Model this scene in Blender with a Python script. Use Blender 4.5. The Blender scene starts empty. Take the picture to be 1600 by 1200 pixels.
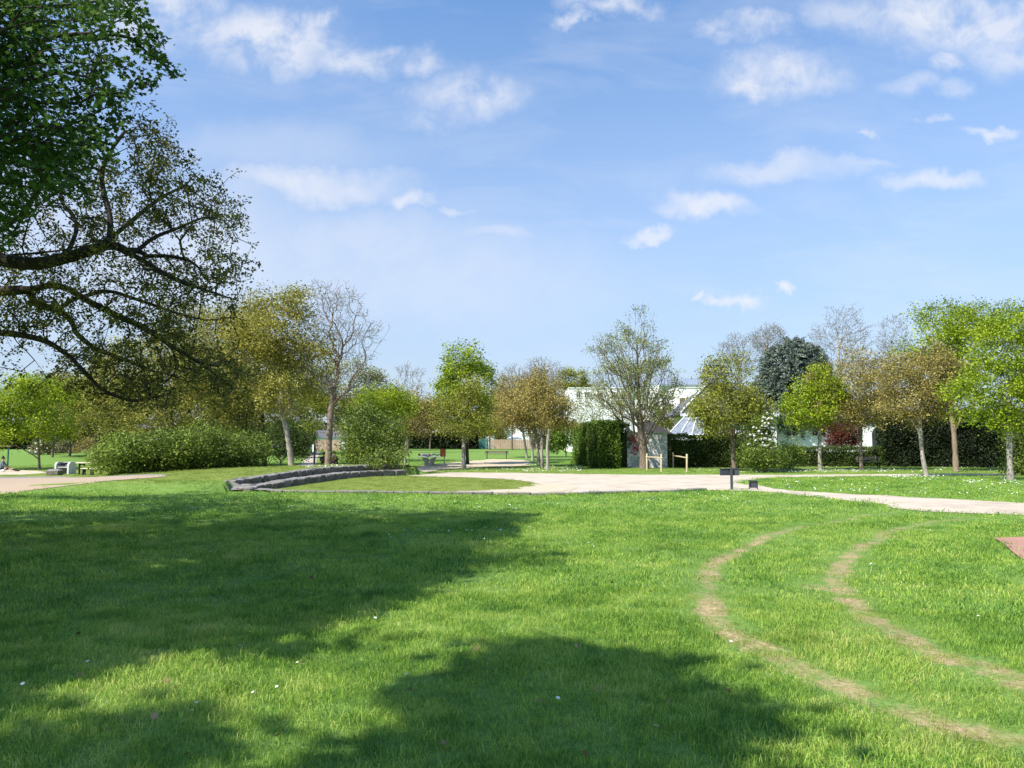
import bpy, bmesh, math, random
import numpy as np
from mathutils import Vector

R = math.radians
random.seed(7)
RG = np.random.default_rng(11)
scene = bpy.context.scene
col = scene.collection

# ---------------------------------------------------------------- camera
EYE = 1.55
F = 1200.0
PITCH = math.atan(100 / 1200)
CP, SP = math.cos(PITCH), math.sin(PITCH)
cam_d = bpy.data.cameras.new('camera')
cam = bpy.data.objects.new('camera', cam_d)
col.objects.link(cam)
cam.location = (0, 0, EYE)
cam.rotation_euler = (R(90) + PITCH, 0, 0)
cam_d.sensor_width = 36
cam_d.lens = 36 * F / 1600
cam_d.clip_end = 5000
cam_d.clip_start = 0.05
scene.camera = cam

SUN_H = np.array([0.8, 0.6])          # the way shadows run over the ground
SUN_EL = R(46)
COT = 1 / math.tan(SUN_EL)


def ray(px, py):
    a = (px - 800) / F
    b = (600 - py) / F
    return np.array([a, CP - b * SP, SP + b * CP])


def at(px, py, Y):
    """the point on the ray of a photo pixel at depth Y"""
    d = ray(px, py)
    return np.array([0, 0, EYE]) + d * (Y / d[1])


def proj(p):
    p = np.atleast_2d(p)
    x, y, z = p[:, 0], p[:, 1], p[:, 2] - EYE
    w = y * CP + z * SP
    v = -y * SP + z * CP
    w = np.where(np.abs(w) < 1e-6, 1e-6, w)
    return 800 + F * x / w, 600 - F * v / w, w


def sst(a, b, x):
    t = np.clip((x - a) / (b - a), 0, 1)
    return t * t * (3 - 2 * t)


# ---------------------------------------------------------------- ground shape
def catmull(P, n=8):
    P = [np.array(p, float) for p in P]
    Q = [2 * P[0] - P[1]] + P + [2 * P[-1] - P[-2]]
    out = []
    for i in range(1, len(Q) - 2):
        for k in range(n):
            t = k / n
            a, b, c, d = Q[i - 1], Q[i], Q[i + 1], Q[i + 2]
            out.append(0.5 * ((2 * b) + (-a + c) * t + (2 * a - 5 * b + 4 * c - d) * t * t + (-a + 3 * b - 3 * c + d) * t ** 3))
    out.append(P[-1])
    return np.array(out)


# x, y, top height
LOWER = catmull([(-9.35, 27.6, .14), (-9.15, 29, .20), (-8.95, 31.5, .26), (-8.75, 34.5, .28), (-8.6, 38, .29), (-8.2, 40.6, .30), (-7.2, 42.4, .32), (-5.85, 43.5, .33)], 8)
UPPER = catmull([(-10.1, 28.3, .36), (-9.98, 29.7, .40), (-9.85, 32, .46), (-9.65, 35, .51), (-9.5, 38.4, .55), (-9.05, 41.3, .57), (-7.9, 43.6, .59), (-6.5, 44.9, .60)], 8)


def near_poly(x, y, L):
    """distance, signed side (+ = left of the line's run), arclength fraction, overshoot past the ends"""
    best = np.full(x.shape, 1e9)
    side = np.zeros_like(x)
    hz = np.zeros_like(x)
    over = np.zeros_like(x)
    n = len(L) - 1
    for i in range(n):
        a, b = L[i], L[i + 1]
        d = b[:2] - a[:2]
        l2 = d @ d
        t0 = ((x - a[0]) * d[0] + (y - a[1]) * d[1]) / l2
        t = np.clip(t0, 0, 1)
        dx, dy = x - a[0] - t * d[0], y - a[1] - t * d[1]
        dist = np.hypot(dx, dy)
        m = dist < best
        best = np.where(m, dist, best)
        side = np.where(m, np.sign(d[0] * (y - a[1]) - d[1] * (x - a[0])), side)
        hz = np.where(m, a[2] + t * (b[2] - a[2]), hz)
        ov = np.zeros_like(x)
        l = math.sqrt(l2)
        if i == 0:
            ov = np.where(t0 < 0, -t0 * l, 0)
        if i == n - 1:
            ov = np.where(t0 > 1, (t0 - 1) * l, 0)
        over = np.where(m, ov, over)
    return best, side, hz, over


def gz(x, y):
    x = np.asarray(x, float)
    y = np.asarray(y, float)
    shp = np.broadcast(x, y).shape
    x = np.broadcast_to(x, shp).ravel().copy()
    y = np.broadcast_to(y, shp).ravel().copy()
    z = 1.4 * sst(50, 130, y)
    m = (x > -32) & (x < 6) & (y > 17) & (y < 72)
    if m.any():
        xx, yy = x[m], y[m]
        d, s, h, ov = near_poly(xx, yy, UPPER)
        low = h * 0.42
        out = low + (h * (1 - sst(3, 15, d)) - low) * sst(0.05, 0.38, d)
        out = np.where(d > 1.5, h * (1 - sst(3, 15, d)), out)
        ins = low * (1 - sst(.35, .75, d))
        z[m] += np.maximum(np.where(s > 0, out, ins) * (1 - sst(0.2, 2.6, ov)) - 0.02, 0)
    # gentle roll of the near lawn
    f = 1 - sst(18, 24, np.hypot(x, y))
    z += f * (0.035 * np.sin(x * 0.9 + 0.6) * np.sin(y * 0.75 + 1.0) + 0.018 * np.sin(2.1 * x + 1.3 * y))
    return z.reshape(shp)


def G(px, py):
    """the ground point seen at a photo pixel"""
    d = ray(px, py)
    o = np.array([0, 0, EYE])
    ts = np.geomspace(2, 400, 1500)
    pts = o[None] + d[None] * ts[:, None]
    below = pts[:, 2] < gz(pts[:, 0], pts[:, 1])
    k = int(np.argmax(below)) if below.any() else len(ts) - 1
    return pts[k]


def Gs(L):
    return [tuple(G(*p)[:2]) for p in L]


def gp(x, y):
    return np.array([x, y, float(gz(x, y))])


def inpoly(x, y, poly):
    x = np.asarray(x, float)
    y = np.asarray(y, float)
    res = np.zeros(x.shape, bool)
    n = len(poly)
    j = n - 1
    for i in range(n):
        xi, yi = poly[i][0], poly[i][1]
        xj, yj = poly[j][0], poly[j][1]
        c = ((yi > y) != (yj > y))
        with np.errstate(divide='ignore', invalid='ignore'):
            xin = (xj - xi) * (y - yi) / (yj - yi + 1e-12) + xi
        res ^= c & (x < xin)
        j = i
    return res


def polydist(x, y, pts):
    best = np.full(np.shape(x), 1e9)
    for i in range(len(pts) - 1):
        a, b = np.array(pts[i][:2]), np.array(pts[i + 1][:2])
        d = b - a
        t = np.clip(((x - a[0]) * d[0] + (y - a[1]) * d[1]) / (d @ d + 1e-9), 0, 1)
        best = np.minimum(best, np.hypot(x - a[0] - t * d[0], y - a[1] - t * d[1]))
    return best


# ---------------------------------------------------------------- materials
MATS = {}


def nt(name):
    m = bpy.data.materials.new(name)
    m.use_nodes = True
    t = m.node_tree
    t.nodes.clear()
    out = t.nodes.new('ShaderNodeOutputMaterial')
    MATS[name] = m
    return m, t, out


def N(t, kind, **kw):
    n = t.nodes.new(kind)
    for k, v in kw.items():
        if k.startswith('i_'):
            n.inputs[k[2:].replace('_', ' ')].default_value = v
        else:
            setattr(n, k, v)
    return n


def ramp(t, stops, fac=None):
    r = t.nodes.new('ShaderNodeValToRGB')
    e = r.color_ramp.elements
    while len(e) > 1:
        e.remove(e[-1])
    e[0].position, c = stops[0]
    e[0].color = (*c, 1)
    for p, c in stops[1:]:
        x = e.new(p)
        x.color = (*c, 1)
    if fac is not None:
        t.links.new(fac, r.inputs['Fac'])
    return r


def leaf_mat(name, dark, mid, light, transl=0.3, spec=0.25):
    m, t, out = nt(name)
    a = N(t, 'ShaderNodeAttribute', attribute_name='tint')
    r = ramp(t, [(0.1, dark), (0.5, mid), (0.95, light)], a.outputs['Fac'])
    p = N(t, 'ShaderNodeBsdfPrincipled')
    p.inputs['Roughness'].default_value = 0.6
    p.inputs['Specular IOR Level'].default_value = spec
    t.links.new(r.outputs[0], p.inputs['Base Color'])
    tr = N(t, 'ShaderNodeBsdfTranslucent')
    t.links.new(r.outputs[0], tr.inputs['Color'])
    mx = N(t, 'ShaderNodeMixShader')
    mx.inputs[0].default_value = transl
    t.links.new(p.outputs[0], mx.inputs[1])
    t.links.new(tr.outputs[0], mx.inputs[2])
    t.links.new(mx.outputs[0], out.inputs[0])
    return m


def solid_mat(name, c1, c2, scale=6, rough=0.8, bump=0.0, detail=6, spec=0.3, metallic=0.0, stretch=(1, 1, 1)):
    m, t, out = nt(name)
    g = N(t, 'ShaderNodeNewGeometry')
    mp = N(t, 'ShaderNodeMapping')
    mp.inputs['Scale'].default_value = stretch
    t.links.new(g.outputs['Position'], mp.inputs[0])
    n = N(t, 'ShaderNodeTexNoise', i_Scale=scale, i_Detail=detail, i_Roughness=0.65)
    t.links.new(mp.outputs[0], n.inputs['Vector'])
    r = ramp(t, [(0.3, c1), (0.7, c2)], n.outputs['Fac'])
    p = N(t, 'ShaderNodeBsdfPrincipled')
    p.inputs['Roughness'].default_value = rough
    p.inputs['Specular IOR Level'].default_value = spec
    p.inputs['Metallic'].default_value = metallic
    t.links.new(r.outputs[0], p.inputs['Base Color'])
    if bump:
        b = N(t, 'ShaderNodeBump')
        b.inputs['Strength'].default_value = bump
        b.inputs['Distance'].default_value = 0.05
        t.links.new(n.outputs['Fac'], b.inputs['Height'])
        t.links.new(b.outputs[0], p.inputs['Normal'])
    t.links.new(p.outputs[0], out.inputs[0])
    return m


L_LIME = leaf_mat('leaf_lime', (.13, .21, .012), (.27, .37, .018), (.44, .52, .035), .35)
L_FRESH = leaf_mat('leaf_fresh', (.10, .165, .016), (.19, .28, .026), (.31, .41, .05), .33)
L_OLIVE = leaf_mat('leaf_olive', (.17, .16, .032), (.31, .295, .055), (.44, .41, .09), .32)
L_OLIVEG = leaf_mat('leaf_olive_green', (.14, .165, .022), (.27, .29, .04), (.40, .41, .07), .32)
L_BROWN = leaf_mat('leaf_brown', (.19, .155, .045), (.34, .28, .08), (.48, .40, .13), .3)
L_BUSH = leaf_mat('leaf_bush', (.055, .10, .015), (.14, .20, .03), (.28, .36, .055), .32)
L_BUSHY = leaf_mat('leaf_bush_yellow', (.10, .16, .02), (.20, .28, .04), (.32, .40, .08), .3)
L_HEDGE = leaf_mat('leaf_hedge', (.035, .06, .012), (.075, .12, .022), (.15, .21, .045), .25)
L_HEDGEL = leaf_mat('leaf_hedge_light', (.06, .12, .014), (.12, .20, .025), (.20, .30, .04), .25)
L_DARK = leaf_mat('leaf_dark', (.008, .015, .006), (.018, .032, .01), (.04, .07, .018), .15)
L_CEDAR = leaf_mat('leaf_cedar', (.072, .10, .08), (.135, .175, .14), (.24, .285, .235), .12)
L_RED = leaf_mat('leaf_red', (.065, .02, .012), (.13, .034, .018), (.23, .065, .032), .25)
L_MAPLE = leaf_mat('leaf_maple', (.026, .065, .013), (.055, .12, .022), (.13, .225, .04), .3)
L_OAK = leaf_mat('leaf_oak', (.07, .065, .018), (.17, .16, .03), (.42, .40, .06), .3)
L_BUD = leaf_mat('leaf_bud', (.16, .15, .11), (.25, .23, .16), (.34, .32, .22), .2)
L_PALE = leaf_mat('leaf_pale', (.15, .18, .05), (.25, .29, .08), (.36, .40, .14), .3)
L_DRAB = leaf_mat('leaf_drab', (.14, .135, .06), (.25, .235, .12), (.36, .33, .19), .2)
L_FAR = leaf_mat('leaf_far', (.06, .08, .03), (.12, .14, .05), (.20, .21, .09), .2)
L_WHITE = leaf_mat('petal_white', (.70, .70, .66), (.78, .78, .74), (.85, .85, .80), .2)

BARK = solid_mat('bark', (.10, .075, .055), (.24, .19, .15), 9, .9, .6, stretch=(1, 1, .25))
BARK_P = solid_mat('bark_pale', (.20, .17, .14), (.42, .38, .33), 7, .9, .5, stretch=(1, 1, .35))
BARK_R = solid_mat('bark_red', (.165, .118, .085), (.30, .222, .165), 8, .9, .5, stretch=(1, 1, .25))
BARK_D = solid_mat('bark_dark', (.022, .018, .015), (.06, .05, .042), 9, .9, .6, stretch=(1, 1, .3))
TWIG = solid_mat('twig', (.16, .125, .095), (.26, .21, .165), 5, .9)
TWIG_G = solid_mat('twig_grey', (.15, .14, .13), (.25, .235, .22), 5, .9)
TWIG_D = solid_mat('twig_dark', (.03, .024, .02), (.065, .052, .042), 5, .9)
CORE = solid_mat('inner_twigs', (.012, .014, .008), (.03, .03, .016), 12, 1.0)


def stone_material():
    m, t, out = nt('hewn_stone')
    g = N(t, 'ShaderNodeNewGeometry')
    n = N(t, 'ShaderNodeTexNoise', i_Scale=9.0, i_Detail=8.0, i_Roughness=0.7)
    t.links.new(g.outputs['Position'], n.inputs['Vector'])
    r = ramp(t, [(0.3, (.085, .074, .062)), (0.55, (.19, .168, .145)), (0.75, (.32, .295, .262))], n.outputs['Fac'])
    r2 = ramp(t, [(0.0, (.62, .6, .58)), (1, (1.1, 1.08, 1.05))], g.outputs['Random Per Island'])
    mx = N(t, 'ShaderNodeMix', data_type='RGBA', blend_type='MULTIPLY')
    mx.inputs[0].default_value = 1
    t.links.new(r.outputs[0], mx.inputs[6])
    t.links.new(r2.outputs[0], mx.inputs[7])
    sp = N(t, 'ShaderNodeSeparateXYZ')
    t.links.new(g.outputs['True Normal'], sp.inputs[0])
    top_lit = N(t, 'ShaderNodeMapRange')       # light painted in: upper faces of the blocks paler, sides darker
    top_lit.inputs[1].default_value = .5
    top_lit.inputs[2].default_value = .8
    t.links.new(sp.outputs['Z'], top_lit.inputs[0])
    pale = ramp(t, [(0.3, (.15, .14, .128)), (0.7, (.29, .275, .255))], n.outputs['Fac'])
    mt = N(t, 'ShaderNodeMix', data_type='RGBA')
    t.links.new(top_lit.outputs[0], mt.inputs[0])
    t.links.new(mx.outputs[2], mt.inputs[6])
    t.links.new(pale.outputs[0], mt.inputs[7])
    p = N(t, 'ShaderNodeBsdfPrincipled')
    p.inputs['Roughness'].default_value = 0.92
    t.links.new(mt.outputs[2], p.inputs['Base Color'])
    b = N(t, 'ShaderNodeBump')
    b.inputs['Strength'].default_value = 0.8
    b.inputs['Distance'].default_value = 0.04
    t.links.new(n.outputs['Fac'], b.inputs['Height'])
    t.links.new(b.outputs[0], p.inputs['Normal'])
    t.links.new(p.outputs[0], out.inputs[0])
    return m


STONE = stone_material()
CONCRETE = solid_mat('concrete', (.34, .33, .31), (.50, .49, .47), 5, .9, .3)
CONC_L = solid_mat('pale_concrete', (.58, .57, .55), (.70, .69, .67), 6, .85, .2)
SLATE = solid_mat('slate_grey_paint', (.040, .047, .055), (.055, .064, .074), 14, .55, 0, spec=.4)
WOOD_P = solid_mat('pale_wood', (.42, .32, .20), (.60, .48, .32), 7, .8, .3, stretch=(1, 1, .15))
WOOD_B = solid_mat('bench_wood', (.13, .115, .085), (.22, .20, .15), 9, .85, .2)
WOOD_F = solid_mat('fence_wood', (.34, .24, .16), (.52, .38, .27), 3, .85, .2, stretch=(6, 6, .5))
WHITE = solid_mat('white_render', (.74, .74, .73), (.84, .84, .83), 1.2, .85)
WHITE_T = solid_mat('white_trim', (.74, .74, .74), (.82, .82, .82), 6, .6)
ROOF = solid_mat('slate_roof', (.085, .085, .095), (.15, .15, .165), 5, .7, .3, stretch=(1, 1, 4))
ROOF_Z = solid_mat('zinc_roof', (.20, .24, .30), (.26, .30, .37), 2, .6)
ROOF_B = solid_mat('brown_roof', (.03, .026, .023), (.055, .047, .042), 5, .85, .3)
GLASS_D = solid_mat('window_glass', (.03, .035, .04), (.07, .075, .08), 1, .08, 0, spec=.8)
GLASS_B = solid_mat('bronze_glass', (.14, .11, .06), (.22, .18, .10), 1, .15, 0, spec=.6)
GLASS_C = solid_mat('conservatory_glass', (.17, .19, .22), (.34, .37, .41), 2.2, .15, 0, spec=.8)
STEEL = solid_mat('galvanised_steel', (.32, .34, .35), (.42, .44, .45), 8, .45, 0, metallic=.3)
TEAL = solid_mat('teal_paint', (.08, .26, .29), (.11, .32, .35), 5, .5)
CREAM = solid_mat('cream_paint', (.66, .58, .38), (.76, .68, .46), 5, .6)
TEAL_P = solid_mat('green_panel', (.04, .14, .13), (.06, .19, .17), 5, .7)
RUST = solid_mat('rust_brown_panel', (.28, .09, .035), (.38, .13, .05), 8, .7)
SKIN = solid_mat('skin', (.42, .24, .17), (.50, .30, .22), 10, .6)
HAIR = solid_mat('dark_hair', (.012, .009, .008), (.025, .02, .016), 30, .6)
CLOTH_M = solid_mat('maroon_cloth', (.045, .02, .028), (.07, .033, .042), 20, .9)
CLOTH_B = solid_mat('black_cloth', (.010, .011, .013), (.022, .023, .026), 20, .9)
CLOTH_J = solid_mat('denim', (.045, .075, .13), (.075, .115, .19), 25, .9)
CLOTH_G = solid_mat('grey_blue_cloth', (.12, .14, .19), (.18, .21, .27), 25, .9)
CLOTH_W = solid_mat('white_cloth', (.62, .60, .58), (.72, .70, .68), 20, .9)


def graffiti_mat():
    m, t, out = nt('painted_concrete')
    g = N(t, 'ShaderNodeNewGeometry')
    n = N(t, 'ShaderNodeTexNoise', i_Scale=1.6, i_Detail=6.0, i_Roughness=0.7)
    t.links.new(g.outputs['Position'], n.inputs['Vector'])
    base = ramp(t, [(0.35, (.30, .30, .31)), (0.65, (.48, .47, .48))], n.outputs['Fac'])
    w = N(t, 'ShaderNodeTexNoise', i_Scale=2.2, i_Detail=3.0, i_Distortion=2.2)
    t.links.new(g.outputs['Position'], w.inputs['Vector'])
    wr = ramp(t, [(0.50, (0, 0, 0)), (0.56, (1, 1, 1))], w.outputs['Fac'])
    mx = N(t, 'ShaderNodeMix', data_type='RGBA')
    t.links.new(wr.outputs[0], mx.inputs[0])
    t.links.new(base.outputs[0], mx.inputs[6])
    mx.inputs[7].default_value = (.78, .74, .77, 1)
    p = N(t, 'ShaderNodeBsdfPrincipled')
    p.inputs['Roughness'].default_value = 0.8
    t.links.new(mx.outputs[2], p.inputs['Base Color'])
    t.links.new(p.outputs[0], out.inputs[0])
    return m


GRAF = graffiti_mat()
SPRAY = solid_mat('red_spray_paint', (.34, .03, .07), (.46, .06, .12), 6, .7)


def gravel_mat(name, c1, c2, c3, scale=60, big=0.5):
    m, t, out = nt(name)
    g = N(t, 'ShaderNodeNewGeometry')
    n = N(t, 'ShaderNodeTexNoise', i_Scale=scale, i_Detail=4.0, i_Roughness=0.8)
    b = N(t, 'ShaderNodeTexNoise', i_Scale=big, i_Detail=5.0, i_Roughness=0.6)
    for q in (n, b):
        t.links.new(g.outputs['Position'], q.inputs['Vector'])
    r1 = ramp(t, [(0.3, c1), (0.7, c2)], n.outputs['Fac'])
    r2 = ramp(t, [(0.45, (0, 0, 0)), (0.75, (1, 1, 1))], b.outputs['Fac'])
    mx = N(t, 'ShaderNodeMix', data_type='RGBA')
    t.links.new(r2.outputs[0], mx.inputs[0])
    t.links.new(r1.outputs[0], mx.inputs[6])
    mx.inputs[7].default_value = (*c3, 1)
    p = N(t, 'ShaderNodeBsdfPrincipled')
    p.inputs['Roughness'].default_value = 0.95
    p.inputs['Specular IOR Level'].default_value = 0.15
    t.links.new(mx.outputs[2], p.inputs['Base Color'])
    bp = N(t, 'ShaderNodeBump')
    bp.inputs['Strength'].default_value = 0.5
    bp.inputs['Distance'].default_value = 0.02
    t.links.new(n.outputs['Fac'], bp.inputs['Height'])
    t.links.new(bp.outputs[0], p.inputs['Normal'])
    t.links.new(p.outputs[0], out.inputs[0])
    return m


GRAVEL = gravel_mat('pale_gravel', (.47, .395, .31), (.60, .52, .42), (.37, .30, .225), 45, .8)
GRAVEL_T = gravel_mat('tan_gravel', (.34, .255, .18), (.48, .37, .27), (.38, .29, .20), 50, .4)
COBBLE = gravel_mat('grey_cobbles', (.16, .15, .14), (.34, .315, .29), (.24, .215, .19), 14, 1.0)
DIRT = gravel_mat('bare_dirt', (.34, .26, .15), (.52, .42, .26), (.20, .22, .07), 30, 1.2)
DIRT_G = gravel_mat('dry_earth', (.42, .35, .25), (.62, .52, .39), (.48, .42, .28), 20, .7)
REDPAVE = gravel_mat('red_paving', (.36, .19, .14), (.46, .26, .20), (.40, .24, .19), 40, .8)
PATHG = gravel_mat('grey_path', (.36, .31, .26), (.50, .44, .37), (.42, .36, .30), 30, .6)


def lawn_material():
    m, t, out = nt('lawn')
    g = N(t, 'ShaderNodeNewGeometry')
    big = N(t, 'ShaderNodeTexNoise', i_Scale=0.35, i_Detail=5.0, i_Roughness=0.6)
    fine = N(t, 'ShaderNodeTexNoise', i_Scale=28.0, i_Detail=4.0, i_Roughness=0.75)
    mid = N(t, 'ShaderNodeTexNoise', i_Scale=4.5, i_Detail=6.0, i_Roughness=0.7)
    for q in (big, fine, mid):
        t.links.new(g.outputs['Position'], q.inputs['Vector'])
    gr = ramp(t, [(0.25, (.075, .14, .03)), (0.5, (.155, .265, .057)), (0.8, (.26, .385, .09))], fine.outputs['Fac'])
    yl = ramp(t, [(0.3, (.13, .165, .032)), (0.6, (.24, .285, .058)), (0.85, (.35, .35, .11))], fine.outputs['Fac'])
    dr = N(t, 'ShaderNodeAttribute', attribute_name='dry')
    wn = N(t, 'ShaderNodeAttribute', attribute_name='worn')
    # dryness edged by noise
    ad = N(t, 'ShaderNodeMath', operation='MULTIPLY_ADD')
    t.links.new(mid.outputs['Fac'], ad.inputs[0])
    ad.inputs[1].default_value = 0.9
    ad.inputs[2].default_value = -0.45
    ad2 = N(t, 'ShaderNodeMath', operation='ADD', use_clamp=True)
    t.links.new(dr.outputs['Fac'], ad2.inputs[0])
    t.links.new(ad.outputs[0], ad2.inputs[1])
    m1 = N(t, 'ShaderNodeMix', data_type='RGBA')
    t.links.new(ad2.outputs[0], m1.inputs[0])
    t.links.new(gr.outputs[0], m1.inputs[6])
    t.links.new(yl.outputs[0], m1.inputs[7])
    # bare earth
    er = ramp(t, [(0.3, (.19, .14, .065)), (0.55, (.44, .34, .185)), (0.8, (.60, .49, .30))], fine.outputs['Fac'])
    low = N(t, 'ShaderNodeTexNoise', i_Scale=1.7, i_Detail=4.0, i_Roughness=0.6)
    t.links.new(g.outputs['Position'], low.inputs['Vector'])
    w0 = N(t, 'ShaderNodeMath', operation='MULTIPLY_ADD')
    t.links.new(low.outputs['Fac'], w0.inputs[0])
    w0.inputs[1].default_value = 1.5
    t.links.new(wn.outputs['Fac'], w0.inputs[2])
    w1 = N(t, 'ShaderNodeMath', operation='MULTIPLY_ADD')
    t.links.new(mid.outputs['Fac'], w1.inputs[0])
    w1.inputs[1].default_value = 1.2
    t.links.new(w0.outputs[0], w1.inputs[2])
    wr = ramp(t, [(0.0, (0, 0, 0)), (1.0, (1, 1, 1))])
    mr = N(t, 'ShaderNodeMapRange')
    mr.inputs[1].default_value = 2.08
    mr.inputs[2].default_value = 2.5
    t.links.new(w1.outputs[0], mr.inputs[0])
    m2 = N(t, 'ShaderNodeMix', data_type='RGBA')
    t.links.new(mr.outputs[0], m2.inputs[0])
    t.links.new(m1.outputs[2], m2.inputs[6])
    t.links.new(er.outputs[0], m2.inputs[7])
    p = N(t, 'ShaderNodeBsdfPrincipled')
    p.inputs['Roughness'].default_value = 0.95
    p.inputs['Specular IOR Level'].default_value = 0.1
    t.links.new(m2.outputs[2], p.inputs['Base Color'])
    bp = N(t, 'ShaderNodeBump')
    bp.inputs['Strength'].default_value = 0.7
    bp.inputs['Distance'].default_value = 0.04
    t.links.new(fine.outputs['Fac'], bp.inputs['Height'])
    t.links.new(bp.outputs[0], p.inputs['Normal'])
    t.links.new(p.outputs[0], out.inputs[0])
    return m


LAWN = lawn_material()


def blade_material():
    m, t, out = nt('grass_blade')
    g = N(t, 'ShaderNodeNewGeometry')
    big = N(t, 'ShaderNodeTexNoise', i_Scale=0.55, i_Detail=4.0, i_Roughness=0.6)
    t.links.new(g.outputs['Position'], big.inputs['Vector'])
    a = N(t, 'ShaderNodeAttribute', attribute_name='tint')
    sm = N(t, 'ShaderNodeTexNoise', i_Scale=2.6, i_Detail=5.0, i_Roughness=0.65)
    t.links.new(g.outputs['Position'], sm.inputs['Vector'])
    bs = N(t, 'ShaderNodeMath', operation='ADD')
    t.links.new(big.outputs['Fac'], bs.inputs[0])
    t.links.new(sm.outputs['Fac'], bs.inputs[1])
    s = N(t, 'ShaderNodeMath', operation='MULTIPLY_ADD')
    t.links.new(bs.outputs[0], s.inputs[0])
    s.inputs[1].default_value = 1.5
    s.inputs[2].default_value = -1.5
    s2 = N(t, 'ShaderNodeMath', operation='ADD', use_clamp=True)
    t.links.new(s.outputs[0], s2.inputs[0])
    t.links.new(a.outputs['Fac'], s2.inputs[1])
    r = ramp(t, [(0.0, (.05, .145, .019)), (0.34, (.175, .35, .042)), (0.68, (.39, .54, .085)), (1.0, (.60, .62, .20))], s2.outputs[0])
    yl = ramp(t, [(0.0, (.12, .165, .026)), (0.5, (.26, .325, .055)), (1.0, (.47, .45, .16))], s2.outputs[0])
    d = N(t, 'ShaderNodeAttribute', attribute_name='dry', attribute_type='INSTANCER')
    mx = N(t, 'ShaderNodeMix', data_type='RGBA')
    t.links.new(d.outputs['Fac'], mx.inputs[0])
    t.links.new(r.outputs[0], mx.inputs[6])
    t.links.new(yl.outputs[0], mx.inputs[7])
    p = N(t, 'ShaderNodeBsdfPrincipled')
    p.inputs['Roughness'].default_value = 0.5
    p.inputs['Specular IOR Level'].default_value = 0.25
    t.links.new(mx.outputs[2], p.inputs['Base Color'])
    tr = N(t, 'ShaderNodeBsdfTranslucent')
    t.links.new(mx.outputs[2], tr.inputs['Color'])
    ms = N(t, 'ShaderNodeMixShader')
    ms.inputs[0].default_value = 0.35
    t.links.new(p.outputs[0], ms.inputs[1])
    t.links.new(tr.outputs[0], ms.inputs[2])
    t.links.new(ms.outputs[0], out.inputs[0])
    return m


BLADE = blade_material()


# ---------------------------------------------------------------- object helpers
def tag(o, label=None, cat=None, group=None, kind=None):
    if label:
        o['label'] = label
    if cat:
        o['category'] = cat
    if group:
        o['group'] = group
    if kind:
        o['kind'] = kind
    return o


def thing(name, label, cat, loc, group=None):
    o = bpy.data.objects.new(name, None)
    col.objects.link(o)
    o.location = tuple(float(v) for v in loc)
    o.empty_display_size = 0.3
    return tag(o, label, cat, group)


def link(name, me, mats, parent=None):
    o = bpy.data.objects.new(name, me)
    for m in (mats if isinstance(mats, (list, tuple)) else [mats]):
        me.materials.append(m)
    col.objects.link(o)
    if parent is not None:
        o.parent = parent
    return o


def np_mesh(name, V, faces, mi=None, tint=None, smooth=None):
    """faces: list of (k x n) index arrays"""
    me = bpy.data.meshes.new(name)
    V = np.ascontiguousarray(V, dtype=np.float32)
    me.vertices.add(len(V))
    me.vertices.foreach_set('co', V.ravel())
    loops = np.concatenate([f.ravel() for f in faces]).astype(np.int32)
    tot = np.concatenate([np.full(len(f), f.shape[1], np.int32) for f in faces])
    st = np.concatenate([[0], np.cumsum(tot)[:-1]]).astype(np.int32)
    me.loops.add(len(loops))
    me.loops.foreach_set('vertex_index', loops)
    me.polygons.add(len(tot))
    me.polygons.foreach_set('loop_start', st)
    me.polygons.foreach_set('loop_total', tot)
    if mi is not None:
        me.polygons.foreach_set('material_index', np.ascontiguousarray(mi, dtype=np.int32))
    if smooth is not None:
        me.polygons.foreach_set('use_smooth', np.ascontiguousarray(smooth, dtype=bool))
    if tint is not None:
        a = me.attributes.new('tint', 'FLOAT', 'FACE')
        a.data.foreach_set('value', np.ascontiguousarray(tint, dtype=np.float32))
    me.update(calc_edges=True)
    return me


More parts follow.
